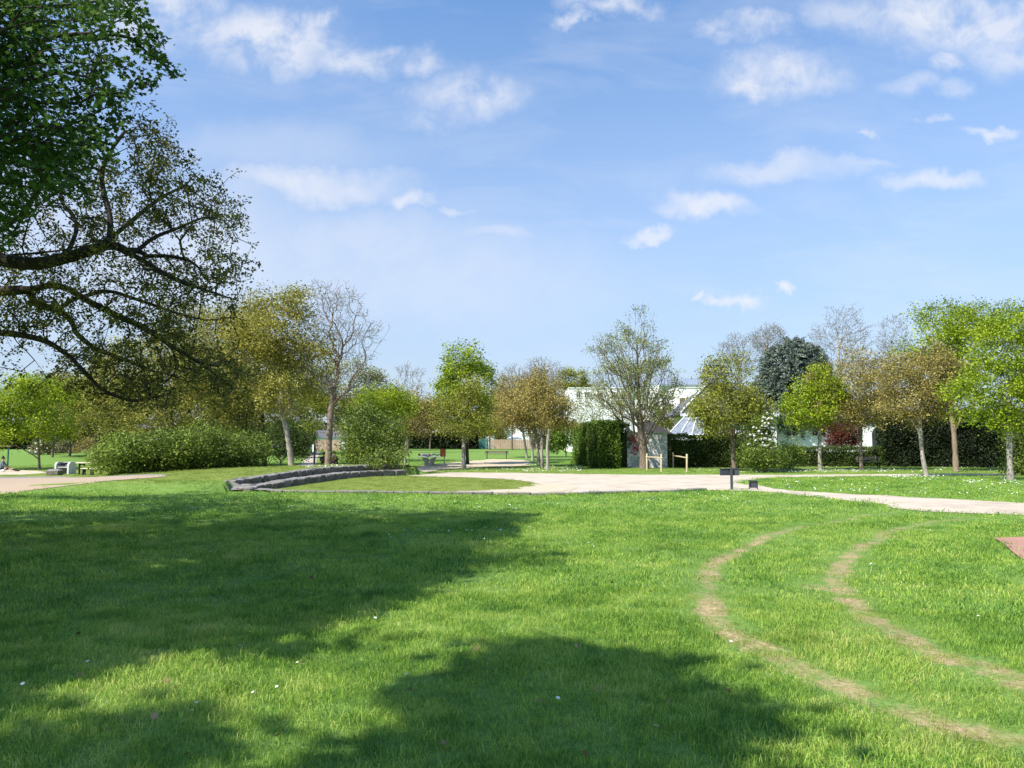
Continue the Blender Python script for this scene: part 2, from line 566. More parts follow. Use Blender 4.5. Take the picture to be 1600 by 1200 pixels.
class MB:
    """collects boxes, bars, tubes and prisms into one mesh"""
    def __init__(s):
        s.v, s.f, s.sm, s.mi = [], [], [], []
        s.cur = 0

    def add(s, vs, fs, smooth=False):
        o = len(s.v)
        s.v += [tuple(float(c) for c in v) for v in vs]
        for f in fs:
            s.f.append(tuple(i + o for i in f))
            s.sm.append(smooth)
            s.mi.append(s.cur)

    def box(s, c, size, rz=0, bev=0.0, tilt=None):
        """bevelled box, centre c"""
        hx, hy, hz = [q / 2 for q in size]
        b = min(bev, hx * .9, hy * .9, hz * .9)
        if b <= 0:
            vs = [(x, y, z) for z in (-hz, hz) for x, y in ((-hx, -hy), (hx, -hy), (hx, hy), (-hx, hy))]
            fs = [(0, 3, 2, 1), (4, 5, 6, 7), (0, 1, 5, 4), (1, 2, 6, 5), (2, 3, 7, 6), (3, 0, 4, 7)]
        else:
            def ring(ix, iy, z):
                c8 = [(-ix + b, -iy), (ix - b, -iy), (ix, -iy + b), (ix, iy - b), (ix - b, iy), (-ix + b, iy), (-ix, iy - b), (-ix, -iy + b)]
                return [(x, y, z) for x, y in c8]
            vs = ring(hx - b, hy - b, -hz) if False else []
            vs += [(x * (hx - b) / hx, y * (hy - b) / hy, -hz) for x, y, z in ring(hx, hy, 0)]
            vs += ring(hx, hy, -hz + b)
            vs += ring(hx, hy, hz - b)
            vs += [(x * (hx - b) / hx, y * (hy - b) / hy, hz) for x, y, z in ring(hx, hy, 0)]
            fs = [tuple(range(7, -1, -1)), tuple(range(24, 32))]
            for k in range(3):
                for i in range(8):
                    j = (i + 1) % 8
                    fs.append((k * 8 + i, k * 8 + j, k * 8 + 8 + j, k * 8 + 8 + i))
        ca, sa = math.cos(rz), math.sin(rz)
        out = []
        for x, y, z in vs:
            if tilt:      # rotate about local x
                ct, stt = math.cos(tilt), math.sin(tilt)
                y, z = y * ct - z * stt, y * stt + z * ct
            out.append((c[0] + x * ca - y * sa, c[1] + x * sa + y * ca, c[2] + z))
        s.add(out, fs)

    def tube(s, pts, rad, k=8, cap=True):
        pts = [np.array(p, float) for p in pts]
        if not hasattr(rad, '__len__'):
            rad = [rad] * len(pts)
        vs = []
        for i, p in enumerate(pts):
            d = pts[min(i + 1, len(pts) - 1)] - pts[max(i - 1, 0)]
            d /= np.linalg.norm(d) + 1e-9
            u = np.cross(d, (0, 0, 1) if abs(d[2]) < .9 else (1, 0, 0))
            u /= np.linalg.norm(u)
            w = np.cross(d, u)
            for j in range(k):
                a = 2 * math.pi * j / k
                vs.append(p + rad[i] * (math.cos(a) * u + math.sin(a) * w))
        fs = []
        for i in range(len(pts) - 1):
            for j in range(k):
                q = (j + 1) % k
                fs.append((i * k + j, i * k + q, i * k + k + q, i * k + k + j))
        s.add(vs, fs, True)
        if cap:
            o = len(vs)
            s.add(vs[:k], [tuple(range(k - 1, -1, -1))])
            s.add(vs[-k:], [tuple(range(k))])

    def prism(s, poly, axis_vec):
        """polygon (3d points) pushed along a vector"""
        n = len(poly)
        a = [np.array(p, float) for p in poly]
        b = [p + np.array(axis_vec, float) for p in a]
        fs = [tuple(range(n - 1, -1, -1)), tuple(range(n, 2 * n))]
        for i in range(n):
            j = (i + 1) % n
            fs.append((i, j, n + j, n + i))
        s.add(a + b, fs)

    def ball(s, c, r, sub=1, squash=(1, 1, 1)):
        bm = bmesh.new()
        bmesh.ops.create_icosphere(bm, subdivisions=sub, radius=1)
        vs = [(c[0] + v.co.x * r * squash[0], c[1] + v.co.y * r * squash[1], c[2] + v.co.z * r * squash[2]) for v in bm.verts]
        fs = [tuple(v.index for v in f.verts) for f in bm.faces]
        bm.free()
        s.add(vs, fs, True)

    def build(s, name, mats, parent=None, fix=True):
        off = np.array(parent.location) if parent is not None else np.zeros(3)
        if parent is not None and parent.parent is not None:
            off = np.zeros(3)
            q = parent
            while q is not None:
                off += np.array(q.location)
                q = q.parent
        me = bpy.data.meshes.new(name)
        me.from_pydata([(v[0] - off[0], v[1] - off[1], v[2] - off[2]) for v in s.v], [], s.f)
        for p, sm, mi in zip(me.polygons, s.sm, s.mi):
            p.use_smooth = sm
            p.material_index = mi
        if fix:
            bm = bmesh.new()
            bm.from_mesh(me)
            bmesh.ops.recalc_face_normals(bm, faces=bm.faces)
            bm.to_mesh(me)
            bm.free()
        me.update()
        return link(name, me, mats, parent)


# ---------------------------------------------------------------- ground sheet and its zones
def jag(poly, step=0.5, amp=0.12, seed=0):
    rg = np.random.default_rng(seed)
    out = []
    n = len(poly)
    for i in range(n):
        a, b = np.array(poly[i][:2], float), np.array(poly[(i + 1) % n][:2], float)
        l = np.linalg.norm(b - a)
        k = max(1, int(l / step))
        nrm = np.array([-(b - a)[1], (b - a)[0]]) / (l + 1e-9)
        for j in range(k):
            out.append(a + (b - a) * j / k + nrm * rg.normal(0, amp) * (1 if j else .3))
    return [tuple(p) for p in out]


ARENA_FLOOR = Gs([(405, 766), (440, 763), (480, 757), (520, 750), (560, 746), (640, 744), (720, 746), (790, 749), (828, 753), (836, 760), (815, 765), (720, 770), (600, 769.5), (500, 768.5), (430, 768)])
GRAVEL_A = Gs([(636, 744), (700, 738.6), (800, 739), (900, 741), (1000, 742), (1150, 742), (1220, 742.2), (1320, 741.6), (1440, 740.8), (1700, 740), (1700, 743), (1440, 743.5), (1320, 744.5), (1230, 746), (1185, 748.5), (1160, 752), (1150, 755), (1165, 758), (1182, 757.5), (1200, 762), (1230, 766.5),
               (1300, 771), (1400, 776), (1500, 781), (1600, 787), (1760, 796), (1760, 822), (1600, 806), (1450, 800), (1400, 795), (1380, 788), (1340, 785), (1230, 772), (1180, 768), (1100, 766), (1050, 768), (960, 771), (850, 774), (720, 772.5), (690, 772.2), (600, 771.2), (545, 770.4), (600, 769.3), (690, 769.6), (815, 764), (838, 760), (830, 753), (790, 749), (720, 746)])
DIRT_T = Gs([(622, 734), (660, 728), (700, 724), (735, 721), (770, 717.5), (815, 719), (832, 723), (826, 728), (790, 730), (740, 731), (690, 734), (650, 737)])
PATH_L = Gs([(-260, 758), (-60, 749), (0, 748), (100, 746.5), (180, 745), (250, 743.5), (262, 745), (210, 749), (130, 757), (90, 762), (40, 768), (0, 773), (-260, 800)])
COBB_L = Gs([(-260, 752), (-60, 746.5), (0, 745.5), (100, 744.5), (200, 742.5), (265, 741.5), (250, 745.5), (180, 748), (100, 751), (0, 754), (-260, 763)])
DIRT_L = Gs([(-200, 735), (-40, 733), (20, 734), (60, 736), (80, 738.5), (40, 742), (-200, 744)])
RED = [(8.48, 13.7), (14.5, 13.7), (14.5, 7.6), (5.75, 7.6), (6.7, 10.05)]
PATH_F = [tuple(p) for p in [G(466, 728)[:2], G(470, 724)[:2], G(478, 717)[:2], G(486, 712)[:2], G(480, 708.5)[:2], G(490, 705.5)[:2], G(500, 706.5)[:2], G(499, 712)[:2], G(495, 717)[:2], G(494, 724)[:2], G(492, 728)[:2]]]
KERB_PTS = [tuple(p) for p in (LOWER[:1, :2] + [[0.15, -0.25]]).tolist()]

T1 = catmull([(*G(*p)[:2], 0) for p in [(1400, 800), (1340, 808), (1250, 825), (1180, 850), (1120, 880), (1102, 910), (1110, 950), (1140, 990), (1200, 1020), (1280, 1060), (1400, 1105), (1500, 1140), (1640, 1175)]], 5)
T2 = catmull([(*G(*p)[:2], 0) for p in [(1500, 812), (1440, 820), (1400, 828), (1340, 860), (1310, 885), (1312, 915), (1345, 955), (1390, 985), (1450, 1018), (1530, 1045), (1660, 1085)]], 5)
T3 = [(*G(1270, 916)[:2],), (*G(1282, 920)[:2],)]


def worn_at(x, y):
    w = np.zeros(x.shape)
    for T, wd in ((T1, 0.18), (T2, 0.18)):
        m = (x > 1) & (x < 14) & (y > 3) & (y < 22)
        if m.any():
            d = polydist(x[m], y[m], T)
            fade = 1 - 0.12 * sst(11.0, 17.5, y[m])
            w[m] = np.maximum(w[m], (1 - sst(wd * .2, wd * 2.2, d)) * fade)
    d = polydist(x, y, [(T3[0][0], T3[0][1]), (T3[1][0], T3[1][1])])
    w = np.maximum(w, 1 - sst(.08, .3, d))
    return w


def dry_at(x, y):
    d = np.zeros(x.shape)
    d = np.maximum(d, inpoly(x, y, ARENA_FLOOR) * 0.9)
    # dry turf on the mound and along the left path
    m = sst(-28, -22, x) * (1 - sst(-8, -3, x)) * sst(26.5, 29.5, y) * (1 - sst(47, 55, y))
    d = np.maximum(d, 0.85 * m * (1 - inpoly(x, y, ARENA_FLOOR)))
    d = np.maximum(d, 0.75 * sst(40, 43, y) * (1 - sst(52, 60, y)) * (1 - sst(-20, -14, x)))
    d = np.maximum(d, 0.6 * sst(-8, -4, x) * (1 - sst(4, 9, x)) * sst(46, 48, y) * (1 - sst(53, 60, y)))
    d = np.maximum(d, 0.35 * sst(45, 47, y) * (1 - sst(58, 66, y)))
    return d


def build_ground():
    fa = np.linspace(-R(46), R(46), 380)
    ba = np.linspace(R(46), 2 * math.pi - R(46), 90)[1:-1]
    ang = np.concatenate([fa, ba])
    rad = np.concatenate([[0.3, 1.0, 2.0, 2.6], np.geomspace(3.0, 160, 400), [200, 280, 420, 700, 1300, 2500]])
    A, Rr = np.meshgrid(ang, rad)
    X, Y = Rr * np.sin(A), Rr * np.cos(A)
    Z = gz(X, Y)
    V = np.stack([X, Y, Z], -1).reshape(-1, 3)
    na, nr = len(ang), len(rad)
    i, j = np.meshgrid(np.arange(nr - 1), np.arange(na), indexing='ij')
    j2 = (j + 1) % na
    Fq = np.stack([i * na + j, (i + 1) * na + j, (i + 1) * na + j2, i * na + j2], -1).reshape(-1, 4)[:, ::-1]
    V = np.vstack([V, [[0, 0, float(gz(0, 0))]]])
    c = len(V) - 1
    jj = np.arange(na)
    Ft = np.stack([np.full(na, c), jj, (jj + 1) % na], -1)[:, ::-1]
    me = np_mesh('ground', V, [Fq, Ft], smooth=np.ones(len(Fq) + len(Ft), bool))
    for nm, fn in (('worn', worn_at), ('dry', dry_at)):
        a = me.attributes.new(nm, 'FLOAT', 'POINT')
        a.data.foreach_set('value', fn(V[:, 0], V[:, 1]).astype(np.float32))
    o = link('ground', me, LAWN)
    tag(o, 'green lawn of the park with worn wheel tracks', kind='structure')


build_ground()


def sheet(name, poly, mat, dz, label, step=1.5, thick=0.0):
    bm = bmesh.new()
    vs = [bm.verts.new((p[0], p[1], 0)) for p in poly]
    f = bm.faces.new(vs)
    bmesh.ops.triangulate(bm, faces=[f])
    xs = [p[0] for p in poly]
    ys = [p[1] for p in poly]
    for ax, lo, hi in ((0, min(xs), max(xs)), (1, min(ys), max(ys))):
        k = int((hi - lo) / step)
        for i in range(1, k + 1):
            q = lo + (hi - lo) * i / (k + 1)
            co = (q, 0, 0) if ax == 0 else (0, q, 0)
            no = (1, 0, 0) if ax == 0 else (0, 1, 0)
            bmesh.ops.bisect_plane(bm, geom=bm.verts[:] + bm.edges[:] + bm.faces[:], plane_co=co, plane_no=no)
    for v in bm.verts:
        v.co.z = float(gz(v.co.x, v.co.y)) + dz
    bmesh.ops.recalc_face_normals(bm, faces=bm.faces)
    me = bpy.data.meshes.new(name)
    bm.to_mesh(me)
    bm.free()
    if me.polygons and me.polygons[0].normal.z < 0:
        me.flip_normals()
    o = link(name, me, mat)
    return tag(o, label, kind='structure')


sheet('gravel_path', jag(GRAVEL_A, .45, .11, 1), GRAVEL, .012, 'pale gravel court and paths')
sheet('dirt_patch', jag(DIRT_T, .7, .2, 2), DIRT_G, .03, 'bare earth round the table tennis table', 1.5)
sheet('gravel_path', jag(PATH_L, .6, .08, 3), GRAVEL_T, .016, 'tan gravel path at the left of the lawn', 1.0)
sheet('cobble_strip', jag(COBB_L, .5, .06, 4), COBBLE, .010, 'grey cobble strip along the tan path', 1.0)
sheet('dirt_patch', jag(DIRT_L, .6, .15, 5), DIRT_G, .010, 'bare earth by the playground', 1.5)
sheet('dirt_patch', jag(Gs([(740, 770.6), (800, 766), (838, 757), (868, 757), (905, 762), (890, 768), (840, 771.5), (780, 771.8)]), .4, .18, 12), DIRT_G, .018, 'dry earth where turf meets the gravel court', 1.0)
sheet('red_paving', RED, REDPAVE, .03, 'red paving at the right edge of the lawn', .5)
sheet('footpath', jag(PATH_F, .7, .08, 6), PATHG, .02, 'grey footpath leading away between the bushes', 1.0)

# ---------------------------------------------------------------- trees
def skeleton(trunk, pts, bf=0.4, step=0.5, up=0.6, rg=RG, jit=0.06):
    """join scattered points to a trunk line, nearest first: returns nodes, parents"""
    P = [np.array(p, float) for p in trunk]
    par = [-1] + list(range(len(trunk) - 1))
    cap = len(trunk) + len(pts) * 14 + 10
    A = np.zeros((cap, 3))
    L = np.zeros(cap)
    pr = np.full(cap, -1, int)
    n = 0
    for i, p in enumerate(P):
        A[n] = p
        pr[n] = par[i]
        L[n] = 0 if i == 0 else L[n - 1] + np.linalg.norm(p - P[i - 1])
        n += 1
    nt_ = n
    base = A[:n]
    d0 = np.min(np.linalg.norm(pts[:, None, :] - base[None, 1:], axis=2), axis=1) if n > 1 else np.linalg.norm(pts - base[0], axis=1)
    first_ok = 1 if n > 2 else 0
    tips = []
    for k in np.argsort(d0):
        p = pts[k]
        D = A[:n] - p
        dist = np.sqrt((D * D).sum(1))
        cost = dist + bf * L[:n] + up * np.maximum(0, D[:, 2])
        if first_ok:
            cost[0] += 1e6
        j = int(np.argmin(cost))
        dd = dist[j]
        m = min(12, max(1, int(dd / step)))
        prev = j
        a = A[j].copy()
        # arc a little upward
        bow = np.array([0, 0, 1.0]) * dd * 0.06
        for q in range(1, m + 1):
            t = q / m
            x = a + (p - a) * t + bow * math.sin(math.pi * t)
            if q < m:
                x = x + rg.normal(0, jit * dd / m + 0.004, 3)
            A[n] = x
            pr[n] = prev
            L[n] = L[prev] + np.linalg.norm(x - A[prev])
            prev = n
            n += 1
        tips.append(prev)
    return A[:n].copy(), pr[:n].copy(), np.array(tips), nt_


def radii(pr, tips, r_trunk, r_tip, power=0.5):
    n = len(pr)
    c = np.zeros(n)
    c[tips] += 1
    for i in range(n - 1, 0, -1):
        if c[i] == 0:
            c[i] = 1
        c[pr[i]] += c[i]
    return np.maximum(r_tip, r_trunk * (c / c[0]) ** power)


def tubes(A, pr, rad, sel, k, taper_child=True):
    """frusta along the edges picked by sel"""
    idx = np.nonzero(sel)[0]
    if len(idx) == 0:
        return np.zeros((0, 3)), np.zeros((0, 4), int)
    a, b = A[pr[idx]], A[idx]
    ra = np.minimum(rad[pr[idx]], rad[idx] * 1.35)
    rb = rad[idx]
    d = b - a
    l = np.linalg.norm(d, axis=1, keepdims=True) + 1e-9
    d = d / l
    ref = np.where(np.abs(d[:, 2:3]) < .9, np.array([[0, 0, 1.0]]), np.array([[1.0, 0, 0]]))
    u = np.cross(d, ref)
    u /= np.linalg.norm(u, axis=1, keepdims=True) + 1e-9
    w = np.cross(d, u)
    a = a - d * rb[:, None] * 0.3
    ang = np.arange(k) * 2 * math.pi / k
    ring = np.cos(ang)[None, :, None] * u[:, None, :] + np.sin(ang)[None, :, None] * w[:, None, :]
    V = np.concatenate([a[:, None] + ring * ra[:, None, None], b[:, None] + ring * rb[:, None, None]], 1)
    n = len(idx)
    o = (np.arange(n) * 2 * k)[:, None]
    j = np.arange(k)[None]
    q = (np.arange(k) + 1)[None] % k
    Fc = np.stack([o + j, o + q, o + k + q, o + k + j], -1).reshape(-1, 4)
    return V.reshape(-1, 3), Fc


def trunk_tube(A, pts_idx, rad, k=10):
    """one smooth skin along the trunk line"""
    P = A[pts_idx]
    r = rad[pts_idx]
    m = MB()
    return P, r


def rosette(C, size, rg, nb=None, up=0.35, fold=0.25, aspect=0.62):
    """one folded leaf (two triangles as a bent quad) at every centre"""
    n = len(C)
    nrm = rg.normal(0, 1, (n, 3))
    nrm[:, 2] = np.abs(nrm[:, 2]) + up
    nrm /= np.linalg.norm(nrm, axis=1, keepdims=True)
    t = np.cross(nrm, rg.normal(0, 1, (n, 3)))
    t /= np.linalg.norm(t, axis=1, keepdims=True) + 1e-9
    b = np.cross(nrm, t)
    s = (size * rg.uniform(.65, 1.35, n))[:, None]
    V = np.stack([C - t * s * .5, C + b * s * aspect * .5 + nrm * s * fold * .4 + t * s * .05, C + t * s * .5 - nrm * s * fold * .3, C - b * s * aspect * .5 + nrm * s * fold * .4 + t * s * .05], 1)
    Fq = np.arange(n * 4).reshape(n, 4)
    return V.reshape(-1, 3), Fq


STAR = [(-.10, -.48), (.10, -.48), (.12, -.28), (.42, -.22), (.30, -.05), (.52, .16), (.22, .16), (.16, .26), (.0, .56), (-.16, .26), (-.22, .16), (-.52, .16), (-.30, -.05), (-.42, -.22), (-.12, -.28)]


def star_leaves(C, size, rg):
    n = len(C)
    nrm = rg.normal(0, .75, (n, 3))
    nrm[:, 2] = np.abs(nrm[:, 2]) + .45
    nrm /= np.linalg.norm(nrm, axis=1, keepdims=True)
    t = np.cross(nrm, rg.normal(0, 1, (n, 3)))
    t /= np.linalg.norm(t, axis=1, keepdims=True) + 1e-9
    b = np.cross(nrm, t)
    s = (size * rg.uniform(.6, 1.25, n))[:, None]
    rings = []
    for x, y in STAR:
        rings.append(C + b * s * x + t * s * y - nrm * s * (abs(x) * .25 + max(0, y) * .2))
    V = np.stack(rings, 1)
    k = len(STAR)
    return V.reshape(-1, 3), np.arange(n * k).reshape(n, k)


def grow(name, label, cat, base, trunk, pts, leaf, lsize, per_tip, sigma, bark=None, twig=None, r_trunk=.2, r_tip=.006, bf=.4, step=.5, up=.6,
         group=None, star=False, jit=.06, power=.58, along=0, thr=.035, seed=1, droop=0.0, leaf_filter=None, size_fn=None, lup=.35, thin_k=3):
    bark = bark or BARK
    twig = twig or TWIG
    rg = np.random.default_rng(seed)
    A, pr, tips, nt_ = skeleton(trunk, pts, bf, step, up, rg, jit)
    rad = radii(pr, tips, r_trunk, r_tip, power)
    root = thing(name, label, cat, base, group)
    off = np.array(base)
    # trunk and main limbs
    m = MB()
    P = A[:nt_]
    r = rad[:nt_].copy()
    r[0] *= 1.3
    if nt_ > 2:
        r[1] = min(r[1], r[0] * .8)
    extra0 = P[0] - np.array([0, 0, .15])
    dense_p, dense_r = [extra0], [r[0] * 1.1]
    C = catmull([(*p, q) for p, q in zip(P, r)], 4)
    for c in C:
        w = 1 + .07 * math.sin(c[2] * 5 + seed) + .04 * math.sin(c[2] * 13)
        dense_p.append(c[:3])
        dense_r.append(max(c[3], r_tip) * w)
    m.tube(dense_p, dense_r, 12, cap=True)
    sel = rad > thr
    sel[:nt_] = False
    V, Fc = tubes(A, pr, rad, sel, 7)
    if len(V):
        m.add(V, Fc.tolist(), True)
    m.build('trunk', bark, root)
    # crown: twigs and leaves
    sel2 = (rad <= thr)
    sel2[:nt_] = False
    V2, F2 = tubes(A, pr, rad, sel2, thin_k)
    faces = [F2] if len(F2) else []
    mi = [np.ones(len(F2), int)]
    ti = [np.full(len(F2), .5)]
    Vs = [V2]
    if per_tip > 0:
        src = A[tips]
        if along > 0:
            thin = np.nonzero(rad < r_tip * 2.2)[0]
            thin = thin[thin >= nt_]
            if len(thin):
                src = np.vstack([src, A[rg.choice(thin, int(len(tips) * along))]])
        cl = rg.normal(0, .22, len(src))
        hz = (src[:, 2] - src[:, 2].min()) / (np.ptp(src[:, 2]) + 1e-6)
        cnt = rg.poisson(per_tip * (1.9 if per_tip > 8 and not star else 1.25), len(src))
        rep = np.repeat(np.arange(len(src)), cnt)
        Cc = src[rep] + rg.normal(0, sigma, (len(rep), 3)) * np.array([1, 1, .8]) - np.array([0, 0, droop]) * rg.random((len(rep), 1))
        if leaf_filter is not None:
            Cc_m = leaf_filter(Cc)
            Cc, rep = Cc[Cc_m], rep[Cc_m]
        tn = np.clip(.5 + cl[rep] + rg.normal(0, .16, len(rep)), 0, 1)
        if star:
            Vl, Fl = star_leaves(Cc, lsize if size_fn is None else size_fn(Cc), rg)
        else:
            Vl, Fl = rosette(Cc, lsize, rg, up=lup)
        faces.append(Fl + len(V2))
        Vs.append(Vl)
        mi.append(np.zeros(len(Fl), int))
        ti.append(tn)
    me = np_mesh('crown', np.vstack(Vs) - off, faces, np.concatenate(mi), np.concatenate(ti))
    link('crown', me, [leaf, twig], root)
    return root


def env(ells, n, rg, shell=.5, hollow=0.0, clump=0.0):
    """n points in a union of ellipsoids (cx,cy,cz,rx,ry,rz); clump gathers that share of them into sprays"""
    E = np.array(ells, float)
    vol = E[:, 3] * E[:, 4] * E[:, 5]

    def draw(k):
        pick = rg.choice(len(E), k, p=vol / vol.sum())
        d = rg.normal(0, 1, (k, 3))
        d /= np.linalg.norm(d, axis=1, keepdims=True)
        r = rg.random(k) ** (1 / 3)
        r = hollow + (1 - hollow) * r
        r = np.where(rg.random(k) < shell, 1 - .22 * rg.random(k), r)
        return E[pick, :3] + d * r[:, None] * E[pick, 3:]
    P = draw(n)
    if clump > 0:
        k = int(n * clump)
        C = draw(max(4, n // 14))
        sz = .085 * (E[0, 3] + E[0, 5])
        P[:k] = C[rg.integers(0, len(C), k)] + rg.normal(0, 1, (k, 3)) * sz * np.array([1, 1, .6])
    return P


def bumps(ovals, rg, k=6):
    """smaller ovals round the rim of each crown oval, for an uneven outline"""
    out = [tuple(e) for e in ovals]
    for e in ovals:
        for _ in range(k):
            a = rg.uniform(0, 2 * math.pi)
            f = rg.uniform(.18, .42)
            out.append((e[0] + math.cos(a) * e[2] * .85, e[1] + math.sin(a) * e[3] * .85, e[2] * f, e[3] * f, (e[4] if len(e) > 4 else 0) + rg.normal(0, .5)))
    return out


def px_tree(name, label, cat, tpx, Y, crown, leaf, n=420, lsize=.14, per_tip=14, sigma=.32, fork=None, lead=.55, lean=0, group=None, seed=1,
            tr=None, depth=1.0, base_px=None, via=None, shell=.4, hollow=0., sat=7, clump=.6, **kw):
    """a tree given where the photo shows it: trunk column, distance and crown ovals (pixel centre and radii, optional depth offset)"""
    rg = np.random.default_rng(seed + 100)
    s = Y / F
    ells = []
    crown = bumps(crown, rg, sat)
    for e in crown:
        px, py, rx, ry = e[:4]
        dy = e[4] if len(e) > 4 else 0
        c = at(px, py, Y + dy)
        ells.append((c[0], c[1], c[2], rx * s, rx * s * depth, ry * s))
    x0 = (tpx - 800) / F * Y
    base = gp(x0, Y)
    top = max(e[2] + e[5] for e in ells)
    bot = min(e[2] - e[5] for e in ells)
    cx = np.average([e[0] for e in ells], weights=[e[3] for e in ells])
    z_lead = bot + (top - bot) * lead
    if via:
        tr_pts = [base] + [at(px, py, Y) for px, py in via]
    else:
        zf = fork if fork is not None else z_lead
        hs = np.linspace(0, 1, 7)
        tr_pts = []
        for h in hs:
            z = base[2] + (zf - base[2]) * h
            x = base[0] + (cx + lean - base[0]) * .5 * h ** 1.5
            tr_pts.append(np.array([x + (rg.normal(0, .03) if 0 < h else 0), Y + (rg.normal(0, .03) if 0 < h else 0), z]))
    pts = env(ells, n, rg, shell, hollow, clump)
    H = top - base[2]
    return grow(name, label, cat, base, tr_pts, pts, leaf, lsize, per_tip, sigma, r_trunk=tr * .66 if tr else H * .0115, group=group, seed=seed, **kw)


# --- trees of the park, left to right
px_tree('park_tree', 'bright lime green tree beside the playground frame, leftmost small tree', 'tree', 66, 55, [(38, 655, 58, 44), (82, 648, 40, 42), (20, 668, 40, 30), (72, 615, 40, 26), (-30, 650, 50, 45)], L_LIME, n=420, per_tip=22, lsize=.17, seed=21)
px_tree('park_tree', 'pale fresh green tree rising behind the lime green one by the playground', 'tree', 85, 84, [(70, 620, 60, 34), (110, 640, 50, 40)], L_FRESH, n=300, per_tip=15, lsize=.2, seed=22)
px_tree('park_tree', 'yellow olive tree above the picnic table', 'tree', 152, 78, [(150, 640, 78, 46), (115, 625, 50, 34), (190, 620, 50, 50)], L_OLIVE, n=560, per_tip=17, lsize=.17, seed=23, bark=BARK_D)
px_tree('park_tree', 'olive tree with dark forked trunk rising out of the long bush', 'tree', 268, 60, [(245, 590, 85, 70), (330, 560, 85, 75), (205, 640, 70, 42), (300, 630, 90, 45), (270, 520, 60, 50), (320, 520, 70, 46)], L_OLIVE, n=1000, per_tip=17, lsize=.16, seed=24, bark=BARK_D, twig=TWIG_D)
px_tree('park_tree', 'brownish olive tree with forked dark trunk right of the long bush', 'tree', 415, 62, [(375, 590, 78, 58), (405, 640, 62, 38), (360, 520, 60, 50), (385, 492, 44, 36)], L_OLIVE, n=700, per_tip=15, lsize=.16, seed=25, bark=BARK_D)
px_tree('park_tree', 'tall olive tree with pale leaning trunk beside the footpath', 'tree', 458, 51, [(432, 520, 72, 52), (470, 570, 52, 48), (400, 545, 52, 50), (425, 470, 45, 26), (440, 600, 66, 40)], L_OLIVE, n=1050, per_tip=13, lsize=.16, sigma=.3, seed=26,
        via=[(452, 700), (446, 665), (439, 640), (440, 610), (438, 580), (441, 545), (440, 510)], tr=.26, bark=BARK_P, twig=TWIG)
px_tree('park_tree', 'tall nearly leafless tree with reddish trunk and grey twigs beside the footpath', 'tree', 514, 50, [(500, 490, 34, 54), (535, 505, 46, 58), (568, 530, 32, 34), (545, 590, 52, 34), (490, 560, 34, 45), (528, 460, 30, 24)], L_BUD, n=1700, per_tip=2.6, lsize=.075, sigma=.14, seed=27, sat=4,
        via=[(514, 700), (515, 675), (516, 655), (518, 635), (522, 615)], tr=.30, bark=BARK_R, twig=TWIG_G, bf=.3, r_tip=.012, up=.9, power=.5)
px_tree('park_tree', 'yellowish olive tree behind the reddish trunk and the round bush', 'tree', 548, 72, [(540, 610, 66, 42), (590, 625, 45, 34), (505, 640, 45, 40), (480, 600, 50, 40)], L_OLIVEG, n=650, per_tip=16, lsize=.17, seed=28)
px_tree('park_tree', 'yellow green tree with slim pale trunk right of the round bush', 'tree', 622, 58, [(606, 640, 44, 30), (588, 622, 34, 24), (622, 650, 30, 26)], L_LIME, n=340, per_tip=14, lsize=.15, seed=29, bark=BARK_P)
px_tree('park_tree', 'small brown olive tree with slim trunk left of the table tennis table', 'tree', 634, 64, [(643, 642, 34, 34), (655, 655, 26, 26)], L_BROWN, n=300, per_tip=13, lsize=.15, seed=30, bark=BARK_P)
px_tree('bare_tree', 'pale leafless tree top behind the small brown olive tree', 'tree', 637, 98, [(637, 605, 24, 36), (628, 640, 24, 26)], L_BUD, n=900, per_tip=1.5, lsize=.12, sigma=.2, seed=31, twig=TWIG_G, r_tip=.02, bf=.3)
px_tree('park_tree', 'olive brown tree with pale trunk in front of the lime green one', 'tree', 725, 57, [(722, 642, 42, 36), (705, 655, 30, 26), (742, 655, 30, 24), (728, 612, 28, 26)], L_OLIVEG, n=480, per_tip=12, lsize=.14, seed=32, bark=BARK_P, tr=.22)
px_tree('park_tree', 'lime green pear shaped tree with dark trunk at the middle of the view', 'tree', 731, 66, [(727, 563, 30, 30), (728, 600, 46, 38), (735, 638, 38, 32), (700, 622, 26, 26), (755, 615, 22, 36)], L_LIME, n=560, per_tip=17, lsize=.18, seed=33, bark=BARK_D)
for i, (px, Y, cr, lb) in enumerate([
        (855, 55, [(852, 626, 40, 38), (872, 640, 26, 28)], 'foremost brown budding tree of the clump left of the hedge'),
        (847, 60, [(835, 618, 36, 34), (842, 645, 30, 22)], 'brown budding tree directly behind the foremost one of its clump'),
        (841, 61, [(820, 632, 36, 34)], 'brown budding tree with the thinnest trunk of its clump'),
        (832, 74, [(803, 625, 32, 36)], 'brown budding tree standing behind the clump beyond the bare earth'),
        (823, 82, [(786, 640, 34, 30)], 'brown budding tree farthest back of the clump, crown leaning left')]):
    px_tree('park_tree', lb, 'tree', px, Y, cr, L_BROWN, n=480, per_tip=12, lsize=.13, sigma=.25, seed=40 + i, bark=BARK_P, tr=.17, group='brown budding trees by the bare earth')
px_tree('bare_tree', 'grey leafless tree behind the left of the brown clump', 'tree', 800, 112, [(800, 600, 28, 32)], L_BUD, n=1000, per_tip=1, lsize=.14, sigma=.25, seed=46, twig=TWIG_G, r_tip=.022, bf=.3)
px_tree('bare_tree', 'grey leafless tree top above the middle of the brown clump', 'tree', 846, 112, [(848, 585, 28, 30)], L_BUD, n=1000, per_tip=1, lsize=.14, sigma=.25, seed=47, twig=TWIG_G, r_tip=.022, bf=.3)
